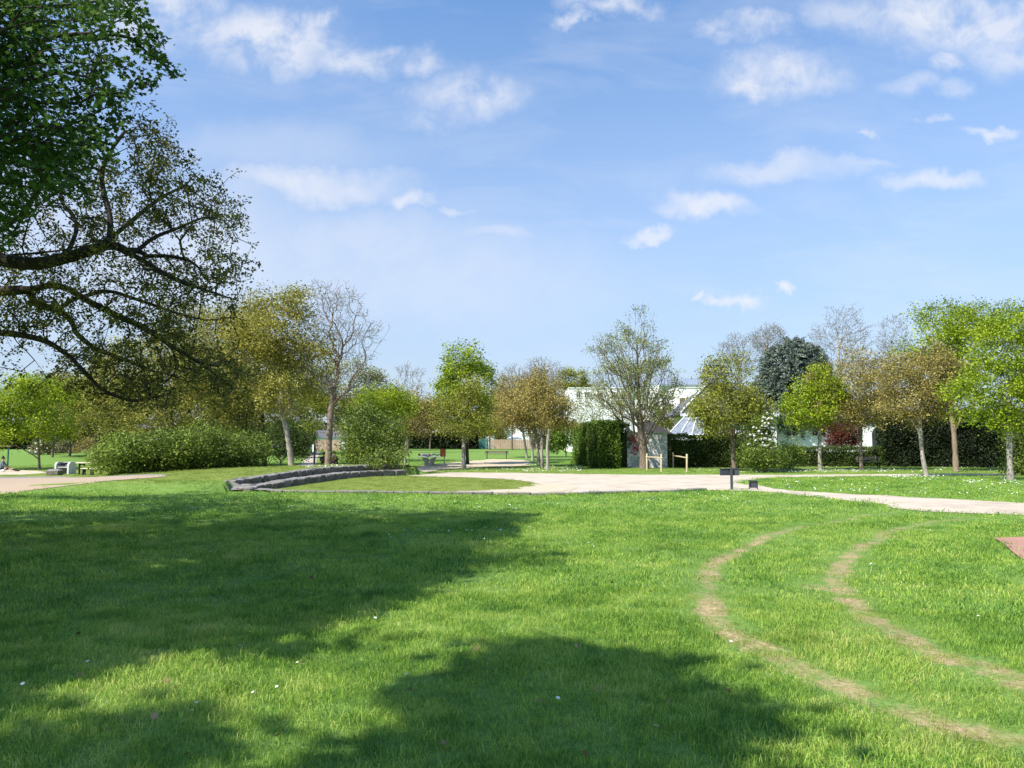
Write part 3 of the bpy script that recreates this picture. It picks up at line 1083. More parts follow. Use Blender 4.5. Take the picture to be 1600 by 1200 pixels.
px_tree('park_tree', 'round green treetop left of the white building', 'tree', 893, 120, [(893, 595, 24, 18), (905, 615, 24, 18)], L_OLIVEG, n=260, per_tip=14, lsize=.25, sigma=.4, seed=48)
px_tree('park_tree', 'large pale green tree with upright branches in front of the graffiti wall', 'tree', 1006, 57, [(993, 508, 32, 32), (990, 555, 60, 44), (992, 600, 78, 40), (1000, 632, 74, 24)], L_PALE, n=1900, per_tip=7, lsize=.12, sigma=.2, seed=50,
        via=[(1005, 700), (1001, 670), (999, 640), (998, 600), (996, 560), (995, 530)], tr=.44, bark=BARK, twig=TWIG, bf=.75, up=1.2, shell=.35, r_tip=.010, power=.5, thr=.02)
px_tree('park_tree', 'olive green round tree beside the snowball bush', 'tree', 1146, 52, [(1140, 640, 50, 42), (1132, 590, 32, 38), (1160, 628, 28, 40), (1112, 650, 26, 26)], L_OLIVEG, n=620, per_tip=17, lsize=.14, seed=51, tr=.2)
px_tree('park_tree', 'yellow green tree in front of the blue conifer', 'tree', 1279, 54, [(1264, 642, 40, 30), (1278, 602, 34, 28), (1295, 625, 28, 36)], L_LIME, n=480, per_tip=13, lsize=.15, seed=52, bark=BARK_P, tr=.19)
px_tree('park_tree', 'brown budding tree in front of the red bush', 'tree', 1343, 54, [(1328, 608, 58, 50), (1316, 648, 54, 26), (1356, 630, 46, 36), (1340, 572, 34, 28)], L_BROWN, n=950, per_tip=13, lsize=.125, sigma=.24, seed=53, tr=.18)
px_tree('park_tree', 'olive brown tree with pale leaning trunk beside the narrow path', 'tree', 1444, 42, [(1436, 600, 62, 50), (1430, 638, 60, 26), (1455, 572, 40, 36), (1478, 620, 38, 34)], L_BROWN, n=1050, per_tip=13, lsize=.10, sigma=.19, seed=54, bark=BARK_P, tr=.16,
        via=[(1442, 715), (1439, 685), (1438, 655), (1440, 620), (1442, 590)], twig=TWIG)
px_tree('park_tree', 'tall lime green tree with thick brown trunk before the dark hedge', 'tree', 1490, 51, [(1485, 560, 66, 50), (1470, 510, 42, 36), (1510, 520, 50, 46), (1500, 615, 50, 40), (1425, 560, 34, 30)], L_LIME, n=800, per_tip=12, lsize=.15, seed=55, tr=.24, bark=BARK_R, sigma=.26)
px_tree('park_tree', 'tall loose green treetop above the right hand trees', 'tree', 1475, 70, [(1478, 490, 42, 26), (1540, 500, 40, 30), (1590, 510, 40, 44)], L_FRESH, n=420, per_tip=9, lsize=.18, seed=56, r_tip=.014)
px_tree('park_tree', 'lime green tree with mottled grey trunk nearest on the right', 'tree', 1574, 37, [(1560, 600, 66, 46), (1572, 535, 52, 46), (1530, 648, 46, 18), (1612, 640, 60, 38), (1620, 560, 50, 60)], L_LIME, n=900, per_tip=15, lsize=.115, sigma=.2, seed=57, bark=BARK_P, tr=.19)
px_tree('park_tree', 'olive tree at the right edge behind the nearest lime tree', 'tree', 1660, 48, [(1640, 570, 60, 70), (1700, 600, 80, 70)], L_OLIVEG, n=600, per_tip=13, lsize=.15, seed=58)
for i, (px, Y, cr, lb) in enumerate([
        (1160, 100, [(1158, 545, 36, 26), (1150, 575, 34, 22)], 'grey leafless tree left of the blue conifer top'),
        (1202, 104, [(1202, 530, 26, 26)], 'small grey leafless treetop just behind the blue conifer'),
        (1312, 98, [(1312, 535, 52, 44), (1318, 505, 28, 30)], 'broad grey leafless tree right of the blue conifer'),
        (1396, 102, [(1396, 525, 26, 34), (1400, 560, 30, 30)], 'narrow grey leafless tree between brown and lime treetops')]):
    px_tree('bare_tree', lb, 'tree', px, Y, cr, L_BUD, n=1300, per_tip=1.2, lsize=.13, sigma=.25, seed=60 + i, twig=TWIG_G, bark=BARK_P, r_tip=.02, bf=.3, up=1.0, group='leafless trees behind the right hand trees')
# fillers of the wood behind the left trees
for i, (px, Y, cr, lf, lb) in enumerate([
        (215, 105, [(205, 650, 60, 40), (250, 600, 60, 50)], L_DRAB, 'drab olive tree in the back row behind the long bush, left of the forked trunk'),
        (345, 100, [(340, 600, 70, 60), (330, 650, 70, 40)], L_OLIVE, 'olive tree in the back row behind the long bush, right of the forked trunk'),
        (470, 95, [(460, 620, 60, 45), (480, 590, 50, 50)], L_OLIVE, 'olive tree in the back row between the leaning and the reddish trunk'),
        (595, 110, [(585, 640, 50, 36), (560, 655, 50, 26)], L_DRAB, 'drab brown tree in the back row behind the round bush'),
        (672, 120, [(670, 650, 34, 26), (690, 640, 26, 26)], L_DRAB, 'drab brown tree in the back row behind the table tennis table'),
        (765, 118, [(765, 655, 30, 24), (775, 625, 24, 26)], L_BROWN, 'brown tree in the back row between lime tree and brown clump')]):
    px_tree('park_tree', lb, 'tree', px, Y, cr, lf, n=420, per_tip=13, lsize=.22, sigma=.4, seed=70 + i, r_tip=.012)


for i, (px, Y, cr, lf, lb) in enumerate([
        (112, 88, [(110, 640, 50, 44), (90, 615, 40, 30)], L_OLIVE, 'olive tree in the middle row between the lime green tree and the picnic table'),
        (188, 90, [(188, 610, 56, 60), (165, 650, 50, 34)], L_OLIVE, 'olive tree in the middle row above the light end of the bushes'),
        (288, 92, [(285, 570, 66, 66), (300, 640, 60, 40)], L_OLIVEG, 'olive green tree in the middle row behind the dark forked trunk'),
        (392, 90, [(395, 590, 60, 66), (400, 650, 60, 34), (360, 640, 50, 40)], L_OLIVE, 'olive tree in the middle row just left of the leaning trunk')]):
    px_tree('park_tree', lb, 'tree', px, Y, cr, lf, n=640, per_tip=15, lsize=.21, sigma=.36, seed=90 + i, r_tip=.012, clump=.35)
for i, (px, cr, lf, lb) in enumerate([
        (648, [(648, 668, 20, 16)], L_DRAB, 'small drab garden tree beyond the field, left of the rust brown bin'),
        (690, [(690, 664, 18, 18), (700, 676, 12, 10)], L_BROWN, 'small brown garden tree beyond the field, right of the rust brown bin'),
        (748, [(748, 666, 16, 18)], L_DRAB, 'small drab garden tree above the green panel fence'),
        (782, [(780, 672, 18, 14)], L_OLIVEG, 'small olive garden tree behind the reddish board fence'),
        (838, [(838, 670, 16, 18)], L_FRESH, 'small fresh green garden tree at the right end of the reddish board fence'),
        (868, [(868, 672, 18, 18)], L_DRAB, 'small drab garden tree behind the thin trunks of the brown clump')]):
    px_tree('garden_tree', lb, 'tree', px, 129, cr, lf, n=220, per_tip=7, lsize=.2, sigma=.32, seed=110 + i, r_tip=.014, tr=.14)


# --- blue conifer
def conifer():
    Y = 74
    rg = np.random.default_rng(5)
    s = Y / F
    base = gp((1236 - 800) / F * Y, Y)
    root = thing('conifer', 'broad blue grey conifer towering behind the low hedge', 'conifer', base)
    m = MB()
    top = at(1240, 530, Y)
    m.tube([base - [0, 0, .2], base + [0, 0, 2], base + [.1, 0, 5], top - [0, 0, 1]], [.42, .34, .24, .05], 9)
    for k in range(46):
        h = rg.uniform(1.0, top[2] - base[2] - 1)
        a = rg.uniform(0, 2 * math.pi)
        l = rg.uniform(2, 3.2) * (1 - .5 * h / (top[2] - base[2]))
        p0 = base + [0, 0, h]
        p1 = p0 + [math.cos(a) * l * .5, math.sin(a) * l * .5, .1]
        p2 = p0 + [math.cos(a) * l, math.sin(a) * l, .5]
        m.tube([p0, p1, p2], [.07, .05, .02], 5)
    m.build('trunk', BARK_D, root)
    ells = []
    for px, py, rx, ry in [(1240, 568, 52, 36), (1238, 605, 60, 42), (1230, 648, 58, 38), (1262, 600, 44, 44), (1205, 645, 34, 46), (1240, 545, 26, 20)]:
        c = at(px, py, Y)
        ells.append((*c, rx * s, rx * s, ry * s))
    cl = env(ells, 3000, rg, shell=.85)
    # each spray droops outward: a tight clump of narrow needles
    rep = np.repeat(np.arange(len(cl)), 26)
    ctr = np.mean([e[:3] for e in ells], 0)
    out = cl - ctr
    out[:, 2] *= .2
    out /= np.linalg.norm(out, axis=1, keepdims=True)
    tt = rg.random((len(rep), 1))
    C = cl[rep] + out[rep] * (tt - .5) * .8 + np.array([0, 0, -1.]) * tt ** 2 * .35 + rg.normal(0, .09, (len(rep), 3))
    V, Fq = rosette(C, .27, rg, up=.1, aspect=.36)
    tn = np.clip(.35 + .35 * tt[:, 0] + rg.normal(0, .15, len(rep)) + rg.normal(0, .12, len(cl))[rep], 0, 1)
    link('crown', np_mesh('crown', V - base, [Fq], tint=tn), L_CEDAR, root)


conifer()


# --- shrubs and hedges
def shrub(name, label, cat, px, Y, ovals, leaf, n=420, lsize=.12, per_tip=14, sigma=.24, group=None, seed=1, core=0.62, depth=1.0, flowers=None, Yfix=None):
    rg = np.random.default_rng(seed + 300)
    s = Y / F
    base = gp((px - 800) / F * Y, Y)
    root = thing(name, label, cat, base, group)
    ells = []
    for e in bumps(ovals, rg, 5):
        c = at(e[0], e[1], Y + (e[4] if len(e) > 4 else 0))
        ells.append((*c, e[2] * s, e[2] * s * depth, e[3] * s))
    pts = env(ells, int(n * 1.25), rg, .55, 0, .5)
    g = gz(pts[:, 0], pts[:, 1])
    pts = pts[pts[:, 2] > g + .05]
    trunk = [base, base + [0, 0, .25], base + [0, 0, .5]]
    A, pr, tips, k = skeleton(trunk, pts, .5, .4, .5, rg)
    rad = radii(pr, tips, .07, .006)
    V1, F1 = tubes(A, pr, rad, np.arange(len(A)) > 0, 4)
    V1 = [V1]
    Fs = [F1]
    o = len(V1[0])
    link('stems', np_mesh('stems', np.vstack(V1) - base, Fs), TWIG_D if leaf in (L_DARK,) else TWIG, root)
    src = A[tips]
    cl = rg.normal(0, .17, len(src))
    rep = np.repeat(np.arange(len(src)), rg.poisson(per_tip, len(src)))
    C = src[rep] + rg.normal(0, sigma, (len(rep), 3))
    keep = C[:, 2] > gz(C[:, 0], C[:, 1]) + .03
    C, rep = C[keep], rep[keep]
    V, Fq = rosette(C, lsize, rg)
    tn = np.clip(.5 + cl[rep] + rg.normal(0, .17, len(rep)), 0, 1)
    link('foliage', np_mesh('foliage', V - base, [Fq], tint=tn), leaf, root)
    if flowers:
        cnt, fr = flowers
        m = MB()
        order = np.argsort(pts[:, 1])[:cnt * 3]
        for q in rg.choice(order, min(cnt, len(order)), replace=False):
            m.ball(pts[q] + [0, -.38, .05], fr * rg.uniform(.7, 1.2), 1, (1, 1, .85))
        m.build('blossoms', L_WHITE, root)
    return root


def hedge(name, label, cat, p0, p1, depth, h, leaf, dens=140, lsize=.09, seed=1, group=None, bump=.32, taper=0.0, top=None):
    """clipped hedge along a ground line p0-p1: inner twigs and a shell of leaves"""
    rg = np.random.default_rng(seed + 500)
    p0, p1 = np.array(p0, float)[:2], np.array(p1, float)[:2]
    d = p1 - p0
    L = np.linalg.norm(d)
    d /= L
    nrm = np.array([-d[1], d[0]])
    c = (p0 + p1) / 2 + nrm * depth / 2
    base = gp(*c)
    root = thing(name, label, cat, base, group)
    zb = float(min(gz(*p0), gz(*p1)))
    m = MB()
    n = max(2, int(L / .8))
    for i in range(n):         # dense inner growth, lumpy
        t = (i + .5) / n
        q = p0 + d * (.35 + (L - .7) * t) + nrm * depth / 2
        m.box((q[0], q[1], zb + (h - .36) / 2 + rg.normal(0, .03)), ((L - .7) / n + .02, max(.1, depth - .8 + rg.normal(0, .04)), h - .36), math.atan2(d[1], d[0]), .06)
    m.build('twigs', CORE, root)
    area_f, area_t, area_s = L * h, L * depth, depth * h
    k = int(dens * 2.0 * (2 * area_f + area_t + 2 * area_s))
    w = np.array([area_f, area_f, area_t, area_s, area_s])
    f = rg.choice(5, k, p=w / w.sum())
    u, v = rg.random(k), rg.random(k)
    dep = np.abs(rg.normal(0, .12, k))
    x = np.where(f == 3, dep, np.where(f == 4, L - dep, u * L))
    y = np.where(f == 0, dep, np.where(f == 1, depth - dep, np.where(f == 2, v * depth, u * depth)))
    z = np.where(f == 2, h - dep, v * h)
    wob = bump * (np.sin(x * 2.1 + seed) * np.sin(z * 2.7 + 1.3 * seed) + .5 * np.sin(x * 5.3 + z * 3.1)) * .5
    y = y - np.where(f == 0, wob, 0)
    z = z + np.where(f == 2, wob * .6, 0)
    C = np.stack([p0[0] + d[0] * x + nrm[0] * y, p0[1] + d[1] * x + nrm[1] * y, zb + z], -1) + rg.normal(0, .045, (k, 3)) * (1 + 2.2 * (rg.random((k, 1)) < .06))
    C[:, 2] = np.maximum(C[:, 2], zb + .02)
    V, Fq = rosette(C, lsize * 1.25, rg, up=.2)
    pat = .16 * np.sin(x * 1.7 + seed) * np.sin(z * 2.2 + x) + .1 * np.sin(x * 4.3 + 2 * z)
    tn = np.clip(.48 + pat + rg.normal(0, .18, k), 0, 1)
    link('foliage', np_mesh('foliage', V - base, [Fq], tint=tn), leaf, root)
    return root


for i, (px, Y, ov, lf, lb) in enumerate([
        (190, 41, [(195, 712, 40, 26), (170, 722, 24, 16)], L_BUSHY, 'light yellow green end of the bushes beside the picnic table'),
        (250, 42, [(250, 707, 50, 30), (225, 717, 40, 20)], L_BUSH, 'green bush second in the row from the picnic table'),
        (315, 43, [(315, 704, 50, 33), (290, 717, 40, 20)], L_BUSH, 'green bush around the dark forked trunk'),
        (380, 45, [(375, 707, 46, 29), (350, 717, 40, 18)], L_BUSH, 'green bush at the footpath end of the row'),
        (345, 60, [(345, 684, 50, 28), (290, 688, 50, 24)], L_BUSH, 'tall green bush rising behind the row'),
        (440, 60, [(440, 690, 36, 26), (470, 695, 24, 22)], L_HEDGE, 'dark green bush behind the leaning pale trunk'),
        (475, 82, [(472, 680, 20, 20)], L_HEDGE, 'dark green bush left of the footpath far end')]):
    shrub('bush', lb, 'bush', px, Y, ov, lf, n=620, per_tip=15, lsize=.13, seed=i, group='bushes between picnic table and footpath')
shrub('bush', 'round fresh green bush overhanging the stone terrace', 'bush', 582, 46.5, [(582, 680, 40, 38), (566, 652, 26, 28), (612, 692, 22, 26), (578, 708, 42, 22), (588, 722, 30, 14, -2.4), (610, 712, 26, 14, -2.0), (556, 706, 14, 18)], L_BUSH, n=900, per_tip=14, lsize=.13, seed=9)
shrub('snowball_bush', 'tall bush dotted with white ball flowers beside the blue conifer', 'bush', 1192, 50.5, [(1190, 680, 18, 24), (1186, 697, 22, 14), (1202, 660, 11, 16)], L_BUSH, n=420, per_tip=13, lsize=.13, seed=10, flowers=(95, .085))
shrub('bush', 'bright green low bush at the foot of the snowball bush', 'bush', 1195, 49, [(1195, 714, 34, 14), (1175, 716, 20, 12)], L_BUSH, n=300, per_tip=16, lsize=.12, seed=11)
shrub('bush', 'yellow green low bush left of the clipped hedge', 'bush', 1232, 53, [(1232, 710, 20, 18)], L_BUSHY, n=240, per_tip=15, lsize=.11, seed=12)
shrub('red_bush', 'dark red leaved bush against the white house', 'bush', 1318, 65, [(1318, 680, 24, 22), (1328, 672, 16, 18), (1306, 688, 12, 14)], L_RED, n=420, per_tip=18, lsize=.13, seed=13)
shrub('red_bush', 'red topped bush between hedge and conservatory', 'bush', 1125, 61.2, [(1122, 684, 24, 9), (1138, 681, 11, 8)], L_RED, n=150, per_tip=14, lsize=.12, seed=14)
shrub('bush', 'small lime bush in front of the white house arch', 'bush', 1399, 65, [(1399, 684, 11, 12)], L_LIME, n=120, per_tip=14, lsize=.13, seed=15)
shrub('bush', 'white flowering shrub behind the lime green tree by the playground', 'bush', 62, 92, [(66, 703, 15, 14)], L_DRAB, n=200, per_tip=10, lsize=.2, seed=16, flowers=(26, .13))
shrub('bush', 'dull grey green bush at the far edge of the left field', 'bush', 98, 98, [(98, 704, 24, 15), (88, 700, 18, 14)], L_DRAB, n=340, per_tip=14, lsize=.2, seed=17)
shrub('bush', 'twiggy brown bush at the far edge of the left field', 'bush', 136, 98, [(136, 700, 20, 18)], L_BROWN, n=300, per_tip=7, lsize=.16, seed=18)
shrub('bush', 'leafy undergrowth bush under the dark hedge at the right edge', 'bush', 1592, 44, [(1596, 690, 24, 44), (1600, 730, 34, 14)], L_BUSH, n=420, per_tip=9, lsize=.14, seed=19)

hc = np.array([6.56, 57.0])
hr = np.array([8.9, 58.2])
hedge('hedge', 'tall clipped hedge, sunlit side coloured brighter green, left of the graffiti wall', 'hedge', (5.3, 68), (hc[0] - .1, hc[1]), 1.6, 3.5, L_HEDGEL, 170, .1, seed=1)  # sunlit side of one hedge, its light put into a brighter leaf colour
hedge('hedge', 'end of the tall hedge, shaded side coloured darker green, next to the graffiti wall', 'hedge', (hc[0] + .1, hc[1] + .05), (hr[0] + .2, hr[1] + .6), 1.6, 3.4, L_HEDGE, 170, .1, seed=2)  # shaded side of the same hedge, shade put into the darker leaf colour
a, b = (12.0, 59.0), (17.0, 59.0)
hedge('hedge', 'dense hedge behind the wooden rails in front of the conservatory', 'hedge', (a[0], a[1]), (b[0] + 1.0, b[1]), 1.3, 2.5, L_HEDGE, 170, .095, seed=3)
hedge('hedge', 'dark hedge behind the low green bush and the snowball bush', 'hedge', (16.6, 57.5), (19.6, 57.5), 1.2, 2.0, L_HEDGE, 150, .095, seed=8)
a, b = (22.6, 61.0), (29.6, 61.0)
hedge('hedge', 'low clipped hedge in front of the white house', 'hedge', (a[0], a[1]), (b[0], b[1]), 1.1, 1.55, L_HEDGE, 190, .085, seed=4)
hedge('conifer_hedge', 'very dark tall hedge behind the right hand trees', 'hedge', (29.4, 61), (45, 57), 2.6, 4.4, L_DARK, 110, .13, seed=5, bump=.35)
hedge('hedge', 'dark distant hedge closing the left field behind the playground frame', 'hedge', (-92, 118), (-58, 122), 2.5, 3.4, L_DARK, 26, .3, seed=6, bump=.5)
hedge('hedge', 'dark distant hedge closing the middle field behind the table tennis table', 'hedge', (-22, 127), (-4.6, 127), 2.2, 2.6, L_DARK, 34, .28, seed=7, bump=.5)
hedge('hedge', 'drab distant hedge right of the far wooden fence', 'hedge', (3.2, 126), (15, 120), 2.2, 2.6, L_DRAB, 34, .26, seed=9, bump=.5)


def woodland():
    rg = np.random.default_rng(77)
    C, T = [], []
    for x in np.arange(-190, 190, 5.5):
        for row in range(2):
            y = 190 + row * 22 + rg.normal(0, 5)
            h = rg.uniform(5, 8.5)
            if 18 < x < 62:
                h *= .75
            r = rg.uniform(3, 4.5)
            n = 420
            p = env([(x + rg.normal(0, 2), y, 1.4 + h * .58, r, r, h * .42)], n, rg, .6)
            C.append(p)
            T.append(np.clip(rg.normal(.5, .12) + rg.normal(0, .17, n), 0, 1))
    C = np.vstack(C)
    V, Fq = rosette(C, 1.0, rg)
    o = link('distant_woodland', np_mesh('distant_woodland', V, [Fq], tint=np.concatenate(T)), L_FAR)
    tag(o, 'far belt of trees beyond the houses', kind='stuff')


woodland()


# ---------------------------------------------------------------- the two trees over the lawn and the tree behind
SH_MAIN = Gs([(-60, 772), (0, 775), (180, 777), (300, 771), (420, 773), (600, 776), (700, 781), (830, 793), (815, 805), (800, 822), (790, 838), (720, 846), (690, 880), (640, 930), (560, 955), (450, 968), (350, 990), (200, 1018), (100, 1058), (0, 1086), (-200, 1125)])
SH_NEAR = Gs([(590, 1199), (620, 1160), (660, 1115), (710, 1072), (770, 1036), (850, 1010), (940, 1030), (1020, 1060), (1090, 1095), (1130, 1140), (1090, 1199)]) + [(.8, 2.9), (-.9, 2.9)]
SH_CORNER = Gs([(-60, 1199), (-60, 1165), (100, 1150), (260, 1150), (330, 1165), (250, 1199)])
HOLES = [Gs([(190, 868), (330, 872), (320, 905), (180, 905)]), Gs([(-20, 778), (180, 783), (240, 800), (-20, 800)]), Gs([(20, 905), (110, 910), (90, 945), (10, 940)]), Gs([(430, 895), (520, 900), (510, 925), (420, 920)]), Gs([(500, 840), (600, 843), (590, 858), (500, 858)]), Gs([(300, 800), (420, 803), (400, 818), (300, 818)])]


def landing(p):
    z = p[:, 2]
    return p[:, 0] + SUN_H[0] * COT * z, p[:, 1] + SUN_H[1] * COT * z


def shade_ok(p, rg, leak=.0):
    """True where a leaf's shadow falls on shaded lawn (or outside the view)"""
    x, y = landing(p)
    u, v, w = proj(np.stack([x, y, np.zeros_like(x)], -1))
    seen = (w > .5) & (u > -40) & (u < 1640) & (v < 1230)
    ok = inpoly(x, y, SH_MAIN) | inpoly(x, y, SH_NEAR) | inpoly(x, y, SH_CORNER)
    for h in HOLES:
        ok &= ~(inpoly(x, y, h) & (rg.random(len(x)) < .85))
    return ~seen | ok | (rg.random(len(x)) < leak)


def in_view(p, mg=25):
    u, v, w = proj(p)
    return (w > .2) & (u > -mg) & (u < 1600 + mg) & (v > -mg) & (v < 1200 + mg)


def shade_points(polys, n, z0, z1, rg, ok):
    """crown points whose shadows fill the shaded lawn of the photo"""
    out = []
    xs = [p[0] for P in polys for p in P]
    ys = [p[1] for P in polys for p in P]
    while len(out) < n:
        k = 4000
        x, y = rg.uniform(min(xs), max(xs), k), rg.uniform(min(ys), max(ys), k)
        m = np.zeros(k, bool)
        for P in polys:
            m |= inpoly(x, y, P)
        for h in HOLES:
            m &= ~inpoly(x, y, h)
        x, y = x + rg.normal(0, .2, k), y + rg.normal(0, .2, k)
        z = rg.uniform(z0, z1, k)
        p = np.stack([x - SUN_H[0] * COT * z, y - SUN_H[1] * COT * z, z], -1)
        m &= ~in_view(p, 30) & ok(p)
        u, v, w = proj(p)
        m &= ~((w > .3) & (u > 170) & (v > -500))
        out += list(p[m])
    return np.array(out[:n])


OAK_XY, MAPLE_XY = np.array([-15.2, 14.0]), np.array([-8.6, 4.2])


def nearer_oak(p):
    return np.hypot(p[:, 0] - OAK_XY[0], p[:, 1] - OAK_XY[1]) < np.hypot(p[:, 0] - MAPLE_XY[0], p[:, 1] - MAPLE_XY[1])


def oak():
    rg = np.random.default_rng(31)
    base = gp(-15.2, 14.0)
    # limbs followed on the photograph, each with its own run in depth
    limbs = [
        ([(0, 406), (52, 412), (103, 403), (170, 384), (207, 398), (258, 428), (294, 444), (330, 456), (372, 470)], 13.0, 12.2),
        ([(207, 398), (240, 372), (279, 356), (320, 340), (350, 345)], 12.8, 13.6),
        ([(217, 400), (269, 401), (305, 413), (325, 439), (360, 442), (392, 436)], 12.8, 12.6),
        ([(170, 384), (172, 340), (160, 290), (165, 250), (195, 205)], 13.0, 13.8),
        ([(103, 403), (120, 350), (95, 310), (110, 270)], 13.1, 14.5),
        ([(150, 392), (200, 350), (250, 310), (290, 290)], 13.0, 14.2),
        ([(0, 455), (45, 452), (80, 446), (107, 452), (139, 471), (187, 495), (227, 513), (267, 540), (307, 564), (347, 593), (365, 608)], 14.0, 13.0),
        ([(45, 452), (50, 464), (59, 476), (91, 485), (112, 503), (120, 521), (150, 545), (190, 560), (240, 580)], 14.0, 14.6),
        ([(91, 485), (110, 470), (135, 462), (170, 455), (220, 470), (280, 490), (320, 500)], 14.1, 15.0),
        ([(0, 520), (37, 524), (75, 535), (107, 556), (131, 580), (149, 599), (171, 615), (208, 626), (235, 622)], 12.6, 12.2),
        ([(19, 527), (48, 556), (69, 583), (80, 607), (88, 632)], 12.6, 12.4),
        ([(267, 540), (275, 565), (272, 585)], 13.4, 13.3),
        ([(0, 400), (80, 393), (128, 384), (150, 375)], 13.6, 13.8),
        ([(307, 564), (340, 572), (370, 565)], 13.2, 13.0),
        ([(0, 360), (40, 330), (60, 290), (90, 250)], 14.5, 15.0),
    ]
    A = [base, base + [.1, 0, 1.0], base + [.3, 0, 2.0], base + [.8, 0, 2.9]]
    pr = [-1, 0, 1, 2]
    crotch = 3
    done = {}
    for pts, y0, y1 in limbs:
        key = pts[0]
        P = list(catmull([at(px, py, y0 + (y1 - y0) * i / (len(pts) - 1)) for i, (px, py) in enumerate(pts)], 4))
        if pts[0][0] == 0:      # comes in from the trunk out of frame
            a, b = A[crotch], P[0]
            prev = crotch
            for t in (.2, .4, .6, .8):
                q = a + (b - a) * t + np.array([0, 0, .5 * math.sin(math.pi * t)]) + rg.normal(0, .06, 3)
                A.append(q)
                pr.append(prev)
                prev = len(A) - 1
        else:
            prev = int(np.argmin([np.linalg.norm(a - P[0]) for a in A]))
            P = P[1:]
        C = P
        for p in C:
            a = A[prev].copy()
            l = np.linalg.norm(p - a)
            k = max(1, int(l / .28))
            for q in range(1, k + 1):
                A.append(a + (p - a) * q / k + (rg.normal(0, .022, 3) if q < k else 0))
                pr.append(prev)
                prev = len(A) - 1
    # twigs
    poly = [(-30, 300), (60, 240), (140, 200), (205, 165), (235, 200), (262, 200), (255, 235), (300, 245), (318, 285), (362, 290), (378, 330), (376, 385), (398, 412), (404, 440), (385, 474), (330, 476), (350, 505), (345, 540), (395, 585), (380, 612), (330, 610), (270, 615), (225, 632), (165, 622), (110, 640), (70, 636), (55, 606), (-30, 590)]
    P, cen = [], []
    while len(cen) < 330:
        px, py = rg.uniform(-30, 410), rg.uniform(160, 640)
        if not inpoly(np.array([px]), np.array([py]), poly)[0]:
            continue
        # few twigs in the open gaps between the limbs
        if px < 95 and 535 < py and rg.random() < .8:
            continue
        if px < 150 and py < 400 and rg.random() < .3:
            continue
        if 205 < px < 300 and 355 < py < 400 and rg.random() < .8:
            continue
        if 60 < px < 190 and 465 < py < 540 and rg.random() < .5:
            continue
        if px > 300 and 380 < py < 470 and rg.random() < .45:
            continue
        cen.append((px, py, rg.uniform(11.6, 15.6)))
    while len(cen) < 350:          # the dark drooping mass of twigs on the low boughs
        px, py = rg.uniform(140, 400), rg.uniform(455, 625)
        if inpoly(np.array([px]), np.array([py]), poly)[0]:
            cen.append((px, py, rg.uniform(11.8, 15.0)))
    for px, py, d in cen:
        c = at(px, py, d)
        for _ in range(rg.integers(4, 9)):
            P.append(c + rg.normal(0, .17, 3))
    # the crown out of frame
    Q = env([(-15, 13.5, 6.5, 6.5, 7, 4.2), (-12, 11, 7.5, 5, 6, 4)], 2600, rg, .5)
    Q = Q[(~in_view(Q, 5)) & (Q[:, 2] > 2.6)]
    Q = Q[shade_ok(Q, rg)]
    S_ = shade_points([SH_MAIN], 1300, 4.0, 10.5, rg, nearer_oak)
    pts = np.vstack([P, Q[:500], S_])
    n0 = len(A)
    # attach
    capn = n0 + len(pts) * 8
    B = np.zeros((capn, 3))
    B[:n0] = np.array(A)
    pp = np.full(capn, -1, int)
    pp[:n0] = pr
    Lp = np.zeros(capn)
    n = n0
    d0 = np.array([np.min(np.linalg.norm(B[4:n0] - p, axis=1)) for p in pts])
    tips = []
    for k in np.argsort(d0):
        p = pts[k]
        D = B[:n] - p
        dist = np.sqrt((D * D).sum(1))
        dist[:3] += 1e5
        cost = dist + .3 * Lp[:n]
        j = int(np.argmin(cost))
        m = min(6, max(1, int(dist[j] / .18)))
        a = B[j].copy()
        prev = j
        for q in range(1, m + 1):
            t = q / m
            x = a + (p - a) * t + (rg.normal(0, .03, 3) if q < m else 0)
            B[n] = x
            pp[n] = prev
            Lp[n] = Lp[prev] + np.linalg.norm(x - B[prev])
            prev = n
            n += 1
        tips.append(prev)
    B, pp = B[:n], pp[:n]
    tips = np.array(tips)
    c = np.zeros(n)
    c[tips] += 1
    # limb ends count as tips too
    for i in range(n - 1, 0, -1):
        if c[i] == 0:
            c[i] = 1
        c[pp[i]] += c[i]
    rad = np.maximum(.004, .235 * (c / c[0]) ** .54)
    rad[:4] = [.5, .42, .40, .38]
    root = thing('oak_tree', 'spreading oak with dark bare limbs and small olive leaves at the left edge', 'tree', base)
    m = MB()
    m.tube([base - [0, 0, .2], base, base + [.1, 0, 1], base + [.3, 0, 2], base + [.8, 0, 2.9], base + [1.1, 0, 3.3]], [.62, .52, .43, .41, .4, .3], 12)
    sel = rad > .022
    sel[:4] = False
    V, Fc = tubes(B, pp, rad, sel, 8)
    m.add(V, Fc.tolist(), True)
    m.build('trunk', BARK_D, root)
    V2, F2 = tubes(B, pp, rad, (rad <= .022) & (np.arange(n) > 3), 4)
    src = B[tips]
    u, v, w = proj(src)
    per = np.where(in_view(src, 30), 15, 9)
    # fuller tufts towards the upper right tips
    per = per * np.where((u > 180) & (v < 380), 1.25, 1.0)
    rep = np.repeat(np.arange(len(src)), rg.poisson(per))
    off_leaf = ~in_view(src, 90)
    sig = np.where(off_leaf, .22, .06)
    C = src[rep] + rg.normal(0, 1, (len(rep), 3)) * sig[rep][:, None]
    Vl, Fl = rosette(C, np.where(off_leaf, .24, .058)[rep], rg, up=.2, aspect=.6)
    tn = np.clip(.5 + rg.normal(0, .15, len(src))[rep] + rg.normal(0, .15, len(rep)), 0, 1)
